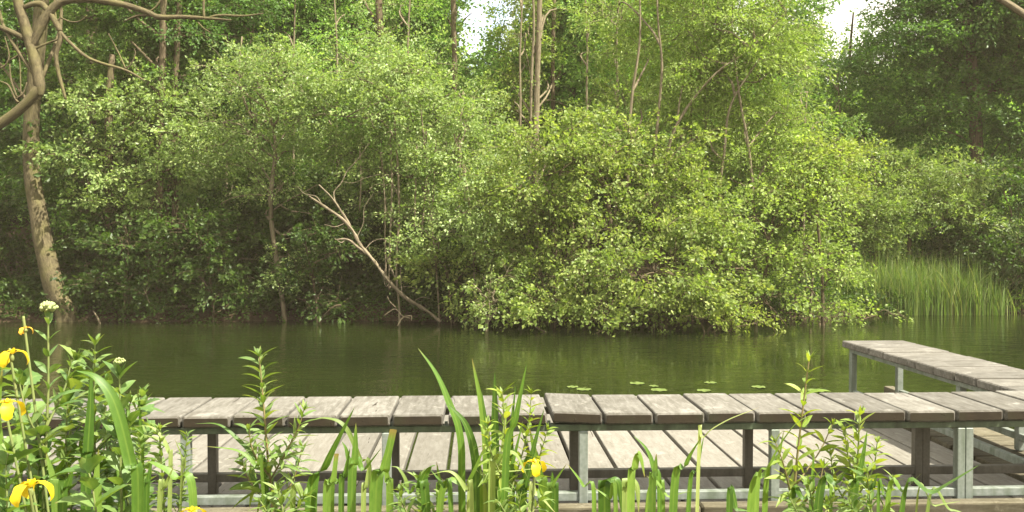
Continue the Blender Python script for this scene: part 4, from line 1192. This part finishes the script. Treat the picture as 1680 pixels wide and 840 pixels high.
def iris_flower(root, px, py, d, size, mat='petal', face=0.0, stem_to=None):
    """three broad drooping falls, three small upright standards, three style arms, on a green stalk"""
    c = W(px, py, d)
    fl = bpy.data.objects.new("flower", None); COL.objects.link(fl)
    size = size * 0.72
    fl.parent = root
    fl.location = [float(q) for q in (c - np.array(root.location))]
    fl.empty_display_size = 0.02
    for k_ in range(3):
        a = face + k_ * 2 * PI / 3
        o = np.array((math.cos(a), math.sin(a), 0)); s = np.array((-math.sin(a), math.cos(a), 0))
        petal(fl, [c, c + o * size * 0.35 + UP * size * 0.22, c + o * size * 0.75 + UP * size * 0.08, c + o * size * 0.98 - UP * size * 0.45, c + o * size * 0.95 - UP * size * 0.85], size * 0.78, s, mat, -0.16)
        a += PI / 3
        o = np.array((math.cos(a), math.sin(a), 0)); s = np.array((-math.sin(a), math.cos(a), 0))
        petal(fl, [c, c + o * size * 0.12 + UP * size * 0.25, c + o * size * 0.2 + UP * size * 0.52], size * 0.26, s, mat, 0.1)
        a -= PI / 3
        o = np.array((math.cos(a), math.sin(a), 0)); s = np.array((-math.sin(a), math.cos(a), 0))
        petal(fl, [c + UP * size * .05, c + o * size * 0.2 + UP * size * 0.33, c + o * size * 0.5 + UP * size * 0.36], size * 0.22, s, mat, -0.15)
    mb = MB()
    b = np.array(root.location) + np.array((0, 0, -0.02))
    S = smooth([c + UP * 0.005, c - UP * size * 0.5, c - UP * size * 1.0, (c + b) / 2 + np.array((0.01, 0, 0)), b] if stem_to is None else [c + UP * .005, c - UP * size * 0.5, stem_to], 8)
    rr = np.linspace(0.0024, 0.0034, len(S)); rr[2:9] += 0.0022 * np.sin(np.linspace(0, PI, 7))
    mb.tube(S, rr, 7)
    mb.build("stalk", M['stem'], root)
    return fl


def clump(label, px, d):
    b = W(px, 390, d); b[2] = float(terr(b[0], b[1]))
    return empty("iris_clump", b, label, "iris", "yellow iris clumps along the near bank")


# --- far left clump with four flowers
c1 = clump("iris clump in the bottom left corner with yellow and wilted flowers", 120, 1.95)
for pts, w_, m_ in [([(227, 840), (214, 759), (189, 664), (159, 621), (124, 608)], 21, 'iris'), ([(141, 800), (144, 740), (148, 673), (150, 604)], 17, 'iris'),
                    ([(317, 842), (287, 784), (257, 763), (240, 757)], 14, 'iris'), ([(279, 800), (276, 740), (252, 703), (219, 699)], 7, 'irispale'),
                    ([(234, 780), (231, 700), (226, 639)], 7, 'iris'), ([(298, 800), (302, 763), (287, 720)], 5, 'irispale'), ([(60, 840), (82, 790), (118, 735)], 19, 'iris'),
                    ([(103, 840), (110, 800), (120, 770)], 16, 'iris'), ([(222, 840), (223, 800), (226, 770)], 12, 'iris'), ([(240, 840), (243, 790), (250, 750)], 10, 'iris'),
                    ([(10, 840), (4, 760), (-4, 690), (4, 600)], 16, 'iris'), ([(30, 830), (38, 760), (30, 690), (2, 655)], 12, 'iris'), ([(180, 840), (190, 800), (215, 745)], 12, 'iris'),
                    ([(262, 840), (270, 800), (285, 765)], 9, 'irispale'), ([(92, 840), (88, 790), (75, 740)], 14, 'iris'), ([(175, 840), (240, 812), (300, 818), (330, 838)], 10, 'iris'),
                    ([(160, 838), (158, 790), (162, 735)], 14, 'iris'), ([(200, 840), (196, 780), (178, 730)], 11, 'iris')]:
    iris_leaf(c1, pts, w_, 1.95 + rng.uniform(-0.22, 0.15), m_)
iris_flower(c1, 20, 582, 1.95, 0.042, face=0.4)
iris_flower(c1, 12, 666, 1.9, 0.045, face=1.0)
iris_flower(c1, 52, 800, 1.75, 0.05, face=0.15)
iris_flower(c1, 315, 842, 1.7, 0.036, face=0.8)
fl = iris_flower(c1, 42, 540, 2.0, 0.02, 'wilted', face=0.3)
# --- clump left of centre
c2 = clump("iris clump of upright green blades without flowers, left of centre", 580, 1.95)
for pts, w_, m_, cut in [([(509, 842), (534, 761), (582, 667)], 22, 'iris', 0), ([(577, 840), (582, 754), (584, 693)], 15, 'iris', 0), ([(616, 840), (631, 768), (645, 704)], 22, 'iris', 1),
                         ([(536, 840), (546, 790), (552, 744)], 14, 'iris', 1), ([(609, 811), (591, 754), (566, 700), (534, 686), (500, 692)], 8, 'irispale', 0), ([(580, 800), (598, 770), (627, 733)], 9, 'iris', 0),
                         ([(577, 826), (570, 747), (561, 724)], 8, 'iris', 0), ([(437, 800), (420, 755), (391, 722), (359, 697), (320, 695)], 8, 'iris', 0), ([(432, 800), (420, 765), (391, 740), (336, 732)], 7, 'iris', 0),
                         ([(560, 840), (566, 780), (574, 735)], 10, 'iris', 0), ([(640, 840), (636, 790), (632, 760)], 13, 'iris', 0), ([(596, 842), (600, 800), (604, 760)], 9, 'irispale', 0),
                         ([(655, 842), (668, 800), (655, 770), (640, 765)], 7, 'irispale', 0), ([(480, 842), (500, 815), (520, 800)], 10, 'irispale', 0), ([(545, 840), (556, 790), (580, 757)], 8, 'iris', 0)]:
    iris_leaf(c2, pts, w_, 1.95 + rng.uniform(-0.18, 0.18), m_, cut=bool(cut))
# --- centre clump with one flower
c3 = clump("tall iris clump in the middle with one yellow flower low on its right", 820, 2.0)
for pts, w_, m_ in [([(758, 840), (755, 719), (735, 658), (714, 611), (685, 570)], 13, 'iris'), ([(781, 840), (780, 754), (764, 697), (735, 663)], 15, 'iris'), ([(799, 800), (792, 683), (774, 586)], 13, 'iris'),
                    ([(814, 820), (812, 683), (812, 609)], 14, 'iris'), ([(828, 800), (846, 683), (864, 596)], 13, 'iris'), ([(806, 820), (812, 752), (828, 740), (848, 746), (867, 786)], 14, 'irispale'),
                    ([(721, 842), (767, 790), (798, 726)], 12, 'iris'), ([(892, 842), (885, 780), (868, 700)], 17, 'iris'), ([(910, 842), (907, 800), (906, 773)], 13, 'iris'),
                    ([(974, 842), (956, 797), (930, 760)], 9, 'iris'), ([(700, 842), (690, 800), (703, 768), (716, 762)], 16, 'iris'), ([(720, 842), (722, 800), (716, 757)], 9, 'iris'),
                    ([(740, 842), (728, 800), (706, 770)], 9, 'iris'), ([(795, 842), (806, 805), (828, 822)], 12, 'irispale'), ([(775, 842), (765, 805), (740, 775), (700, 780)], 8, 'irispale'),
                    ([(850, 842), (862, 800), (880, 720)], 10, 'iris'), ([(900, 842), (905, 800), (930, 760)], 9, 'iris'), ([(820, 842), (835, 780), (858, 690)], 12, 'iris'), ([(870, 842), (880, 810), (912, 842)], 9, 'irispale'),
                    ([(690, 842), (672, 810), (655, 790)], 8, 'iris'), ([(840, 820), (838, 720), (846, 630)], 11, 'iris'), ([(805, 820), (800, 720), (790, 640)], 10, 'iris'), ([(822, 820), (826, 720), (832, 655)], 10, 'irispale'), ([(788, 820), (776, 740), (762, 690)], 9, 'iris'), ([(860, 820), (874, 740), (893, 670)], 10, 'iris'), ([(768, 830), (800, 778), (845, 772), (900, 766)], 7, 'irispale')]:
    iris_leaf(c3, pts, w_, 2.0 + rng.uniform(-0.2, 0.15), m_)
iris_flower(c3, 877, 762, 1.85, 0.034, face=0.6)
# --- right of centre
c4 = clump("iris clump of broad bent-over blades right of centre", 1060, 1.9)
for pts, w_, m_ in [([(992, 842), (994, 797), (1002, 787), (1015, 794), (1020, 842)], 22, 'iris'), ([(1028, 842), (1030, 800), (1036, 787), (1046, 800), (1048, 842)], 18, 'irispale'),
                    ([(1034, 840), (1040, 768), (1046, 742), (1053, 754), (1058, 784)], 15, 'iris'), ([(1082, 840), (1071, 768), (1059, 736), (1039, 715)], 11, 'iris'), ([(1070, 840), (1074, 780), (1077, 744)], 13, 'iris'),
                    ([(1104, 840), (1125, 761), (1153, 713)], 15, 'iris'), ([(1128, 840), (1143, 768), (1155, 713)], 11, 'iris'), ([(1145, 760), (1155, 716), (1190, 690), (1246, 668)], 9, 'irispale'),
                    ([(1088, 842), (1080, 800), (1060, 780)], 7, 'iris'), ([(1060, 842), (1100, 815), (1135, 805)], 6, 'iris'), ([(1010, 842), (1000, 820), (975, 800)], 8, 'iris')]:
    iris_leaf(c4, pts, w_, 1.9 + rng.uniform(-0.15, 0.15), m_)
c5 = clump("iris clump of leaning dark blades around the tall lime-green herb", 1290, 1.95)
for pts, w_, m_ in [([(1229, 842), (1254, 772), (1283, 738)], 24, 'iris'), ([(1254, 820), (1275, 754), (1286, 705)], 14, 'iris'), ([(1296, 842), (1321, 815), (1350, 788)], 16, 'iris'),
                    ([(1398, 842), (1409, 783), (1423, 704)], 15, 'iris'), ([(1341, 842), (1374, 790), (1392, 768)], 15, 'iris'), ([(1425, 842), (1432, 800), (1440, 775)], 9, 'iris'),
                    ([(1240, 842), (1262, 760), (1300, 700), (1330, 680)], 10, 'iris'), ([(1196, 842), (1210, 835), (1228, 838)], 12, 'iris'), ([(1330, 842), (1332, 790), (1335, 735)], 12, 'iris'), ([(1362, 842), (1360, 800), (1352, 770)], 10, 'iris')]:
    iris_leaf(c5, pts, w_, 1.95 + rng.uniform(-0.15, 0.2), m_)
c6 = clump("low iris clump with long blades leaning right, bottom right", 1480, 1.85)
for pts, w_, m_ in [([(1477, 842), (1534, 804), (1609, 761)], 19, 'iris'), ([(1455, 842), (1484, 804), (1513, 775)], 11, 'iris'), ([(1502, 842), (1534, 829), (1577, 822)], 7, 'irispale'), ([(1440, 842), (1452, 810), (1470, 790)], 8, 'iris'), ([(1520, 846), (1560, 836), (1590, 846)], 8, 'irispale')]:
    iris_leaf(c6, pts, w_, 1.85 + rng.uniform(-0.1, 0.1), m_)

# --- leafy herbs
GHb = "tall leafy herbs along the near bank"
herb("tall_herb", "tall narrow-leaved herb in front of the bench, left of centre", "herb", [(448, 870), (440, 760), (432, 660), (425, 580)], 2.1, 0.075, 0.013, 'herb', 'redstem', gap=0.026, whorl=3,
     shoots=[[(442, 790, 0), (470, 740, -.04), (490, 700, -.05), (500, 668, -.05)], [(445, 830, 0), (480, 790, .04), (497, 730, .05)], [(440, 780, 0), (415, 740, -.03), (408, 700, -.04)], [(444, 820, 0), (410, 790, .05), (395, 750, .05)]], group=GHb)
herb("tall_herb", "tall narrow-leaved herb with whorled top above the bench's left end", "herb", [(158, 860), (156, 760), (154, 660), (156, 560)], 2.1, 0.085, 0.014, 'herb', 'stem', gap=0.03, whorl=4, elev=0.3,
     shoots=[[(157, 780, 0), (120, 720, .04), (110, 660, .05)], [(157, 740, 0), (205, 690, -.03), (215, 655, -.04)], [(156, 800, 0), (210, 770, .05), (250, 700, .06)]], group=GHb)
herb("tall_herb", "leafy herb with two shoots among the central iris blades", "herb", [(832, 870), (830, 780), (828, 700), (824, 640)], 2.0, 0.06, 0.013, 'lime', 'stem', gap=0.026, whorl=3,
     shoots=[[(834, 820, 0), (858, 740, .03), (868, 690, .04), (872, 640, .04)], [(832, 800, 0), (805, 740, -.04), (800, 690, -.05)], [(838, 840, 0), (880, 760, .05), (900, 700, .05)]], group=GHb)
herb("tall_herb", "tall lime-green herb with spear-shaped leaves rising over the bench, right side", "herb", [(1300, 870), (1305, 780), (1316, 680), (1328, 585)], 2.05, 0.075, 0.014, 'lime', 'redstem', gap=0.036, whorl=2,
     shoots=[[(1303, 800, 0), (1345, 740, .04), (1368, 690, .05)], [(1302, 830, 0), (1285, 760, -.04), (1270, 720, -.04)], [(1303, 840, 0), (1340, 800, -.05), (1352, 760, -.05)]], group=GHb)
herb("tall_herb", "shorter lime-green herb right of the tall lime-green one", "herb", [(1402, 880), (1404, 800), (1408, 740), (1410, 675)], 2.05, 0.062, 0.014, 'lime', 'stem', gap=0.028, whorl=3,
     shoots=[[(1403, 820, 0), (1432, 770, .03), (1440, 720, .04)], [(1402, 850, 0), (1370, 790, .04), (1362, 740, .04)], [(1403, 800, 0), (1390, 740, 0), (1385, 700, 0)]], group=GHb)
# big-budded herbs on the left
h = herb("budding_herb", "tallest herb at far left topped by a pale flat flower bud", "herb", [(72, 880), (74, 760), (79, 640), (79, 520)], 2.0, 0.085, 0.02, 'broad', 'stem', gap=0.05, whorl=2, rpx=4, elev=0.8, taper=0.6, top_tuft=2,
         shoots=[[(76, 700, 0), (105, 640, .03), (118, 590, .04)], [(75, 740, 0), (45, 680, -.04), (30, 620, -.05)]], group=GHb)
def bud(root, px, py, d, r, n):
    mb = MB()
    c = W(px, py, d)
    for k_ in range(n):
        u = rand_unit(1)[0] * (rng.random() ** 0.4)
        p = c + u * np.array((r, r, r * 0.55))
        q = r * 0.24
        mb.tube([p - UP * q, p - UP * q * .5, p + UP * q * .3, p + UP * q], [q * .4, q, q * .9, q * .15], 6, v=rng.random())
    mb.build("flower_bud", M['bud'], root)
bud(h, 79, 503, 2.0, 0.0185, 60)
h = herb("budding_herb", "herb with small round pale bud left of the bench's first clear slats", "herb", [(200, 880), (198, 780), (197, 690), (196, 610)], 2.05, 0.085, 0.026, 'broad', 'stem', gap=0.05, whorl=2, rpx=3, elev=0.7,
         shoots=[[(198, 720, 0), (225, 670, .03), (235, 640, .03)]], group=GHb)
bud(h, 196, 592, 2.05, 0.012, 40)
GN = "broad-leaved plants in the bottom left"
for lab, pts, d in [("toothed broad-leaved plant at the left edge under the iris flowers", [(30, 900), (32, 780), (40, 680), (38, 620)], 2.15),
                    ("toothed broad-leaved plant just right of the large yellow flower", [(120, 900), (112, 800), (108, 720), (112, 650)], 2.1),
                    ("low toothed broad-leaved plant beneath the long arching iris blade", [(180, 920), (160, 850), (150, 790), (140, 765)], 1.85),
                    ("toothed broad-leaved plant under the small round bud", [(215, 900), (205, 800), (190, 730), (185, 690)], 2.2)]:
    herb("nettle", lab, "plant", pts, d, 0.085, 0.04, 'broad', 'stem', gap=0.048, whorl=2, teeth=0.13, rpx=2.5, elev=0.35, taper=0.35, group=GN, peak=0.33, droop=0.4)
for lab, pts, d, mt in [("leafy nettle behind the yellow flowers at the far left edge", [(-20, 900), (-14, 760), (-8, 640), (2, 600)], 2.3, 'broad'),
                    ("leafy nettle between the tallest budded herb and the whorled herb", [(100, 900), (112, 740), (122, 640), (126, 585)], 2.3, 'herb'),
                    ("leafy nettle in front of the bench end behind the arching blade", [(170, 900), (176, 760), (172, 680), (178, 625)], 2.3, 'broad'),
                    ("leafy nettle reaching the seat edge right of the arching blade", [(240, 900), (232, 790), (228, 720), (234, 660)], 2.25, 'broad'),
                    ("leafy nettle just beneath the lower left flower", [(60, 900), (62, 800), (66, 720), (60, 690)], 2.0, 'broad'),
                    ("leafy nettle low in the corner left of the large yellow flower", [(8, 920), (12, 840), (10, 770), (16, 735)], 1.9, 'broad')]:
    herb("nettle", lab, "plant", pts, d, 0.08, 0.036, mt, 'stem', gap=0.036, whorl=2, teeth=0.13, rpx=2.5, elev=0.4, taper=0.4, group=GN, peak=0.33, droop=0.35)
for lab, px, d, top in [("small low herb at the foot of the bench between the left iris clumps", 460, 1.9, 800), ("small low herb right of the blunt iris blades", 690, 1.95, 780), ("small low herb below the yellow flower in the middle", 850, 1.8, 800),
                        ("small low herb in front of the leaning dark iris blades", 1330, 1.85, 790), ("small low herb at the foot of the shorter lime-green herb", 1425, 1.9, 770), ("small dry-tipped herb beside the leftmost bench leg", 265, 2.05, 700)]:
    herb("low_herb", lab, "herb", [(px, 900), (px + 5, 850), (px - 4, top)], d, 0.055, 0.012, 'herb', 'stem', gap=0.022, whorl=3, group="small herbs at the foot of the bench",
         shoots=[[(px, 880, 0), (px + 30, 830, .03), (px + 42, top + 10, .03)], [(px, 880, 0), (px - 28, 830, -.03), (px - 36, top + 20, -.03)]])
# grass at the near edge (below and around the plants)
cm = MB()
n = 2600
x = rng.uniform(-2.2, 2.2, n); y = rng.uniform(1.5, 3.2, n)
P = np.stack([x, y, terr(x, y) - 0.02], 1)
blades(cm, P, rng.uniform(0.12, 0.32, n), rng.uniform(0.3, 1.0, n), np.full(n, 0.006))
tag(cm.build("bank_grass", M['herb']), "short grass on the near bank at the plants' feet", "grass", kind="stuff")

# ------------------------------------------------------------------ light, air, sky
EL, AZ = math.radians(55), math.radians(-34)         # azimuth counted from +X towards +Y
sd = Vector((math.cos(EL) * math.cos(AZ), math.cos(EL) * math.sin(AZ), math.sin(EL)))
sl = bpy.data.lights.new("sun", 'SUN')
sl.energy = 5.0
sl.angle = math.radians(0.6)
sl.color = (1.0, 0.94, 0.82)
so = bpy.data.objects.new("sun", sl)
COL.objects.link(so)
so.rotation_euler = sd.to_track_quat('Z', 'Y').to_euler()
so.location = (20, 0, 30)

wd_ = bpy.data.worlds.new("World")
scene.world = wd_
wd_.use_nodes = True
nt = wd_.node_tree
nt.nodes.clear()
sky = nt.nodes.new("ShaderNodeTexSky")
sky.sky_type = 'NISHITA'
sky.sun_disc = False
sky.sun_elevation = EL
sky.sun_rotation = PI / 2 - AZ
bg = nd(nt, "ShaderNodeBackground", ins={"Color": sky.outputs[0], "Strength": 0.14})
tc = nd(nt, "ShaderNodeTexCoord").outputs["Generated"]
cl = nd(nt, "ShaderNodeTexNoise", ins={"Vector": tc, "Scale": 3.0, "Detail": 7.0, "Roughness": 0.55})
mask = ramp(nt, cl.outputs[0], [(0.32, (0, 0, 0)), (0.5, (1, 1, 1))])
bg2 = nd(nt, "ShaderNodeBackground", ins={"Color": (1.0, 0.94, 0.82, 1), "Strength": 0.75})
mx = nd(nt, "ShaderNodeMixShader", ins={0: mask})
nt.links.new(bg.outputs[0], mx.inputs[1]); nt.links.new(bg2.outputs[0], mx.inputs[2])
wo = nt.nodes.new("ShaderNodeOutputWorld")
nt.links.new(mx.outputs[0], wo.inputs[0])

HAZE = 0.0010  # density of a haze added only to lift the dark tones
if HAZE:
    m, nt, out = new_mat("haze")
    pv = nd(nt, "ShaderNodeVolumePrincipled", ins={"Color": (0.97, 0.8, 0.6, 1), "Density": HAZE, "Anisotropy": 0.0})
    nt.links.new(pv.outputs[0], out.inputs["Volume"])
    mb = MB()
    lo, hi = np.array((-310, -70, -2.4)), np.array((310, 410, 22.0))
    co = [(x, y, z) for x in (lo[0], hi[0]) for y in (lo[1], hi[1]) for z in (lo[2], hi[2])]
    mb.add(co, [(0, 1, 3, 2), (4, 6, 7, 5), (0, 4, 5, 1), (2, 3, 7, 6), (0, 2, 6, 4), (1, 5, 7, 3)])
    tag(mb.build("haze", m, smooth=False), "thin warm haze added over the pond to lift the dark tones", "haze", kind="stuff")

# ------------------------------------------------------------------ render settings
scene.view_settings.view_transform = 'Standard'
scene.view_settings.look = 'None'
scene.view_settings.gamma = 1.0
scene.view_settings.exposure = 1.68
scene.view_settings.use_curve_mapping = False
cy = scene.cycles
cy.max_bounces = 8
cy.diffuse_bounces = 4
cy.glossy_bounces = 3
cy.transmission_bounces = 5
cy.volume_bounces = 0
cy.transparent_max_bounces = 8
cy.caustics_reflective = False
cy.caustics_refractive = False
cy.use_denoising = True
try:
    cy.denoiser = 'OPENIMAGEDENOISE'
    cy.denoising_input_passes = 'RGB_ALBEDO_NORMAL'
    cy.denoising_prefilter = 'ACCURATE'
except Exception:
    pass
tot = sum(len(o.data.polygons) for o in scene.objects if o.type == 'MESH')
print("FACES", tot, "OBJECTS", len(scene.objects))
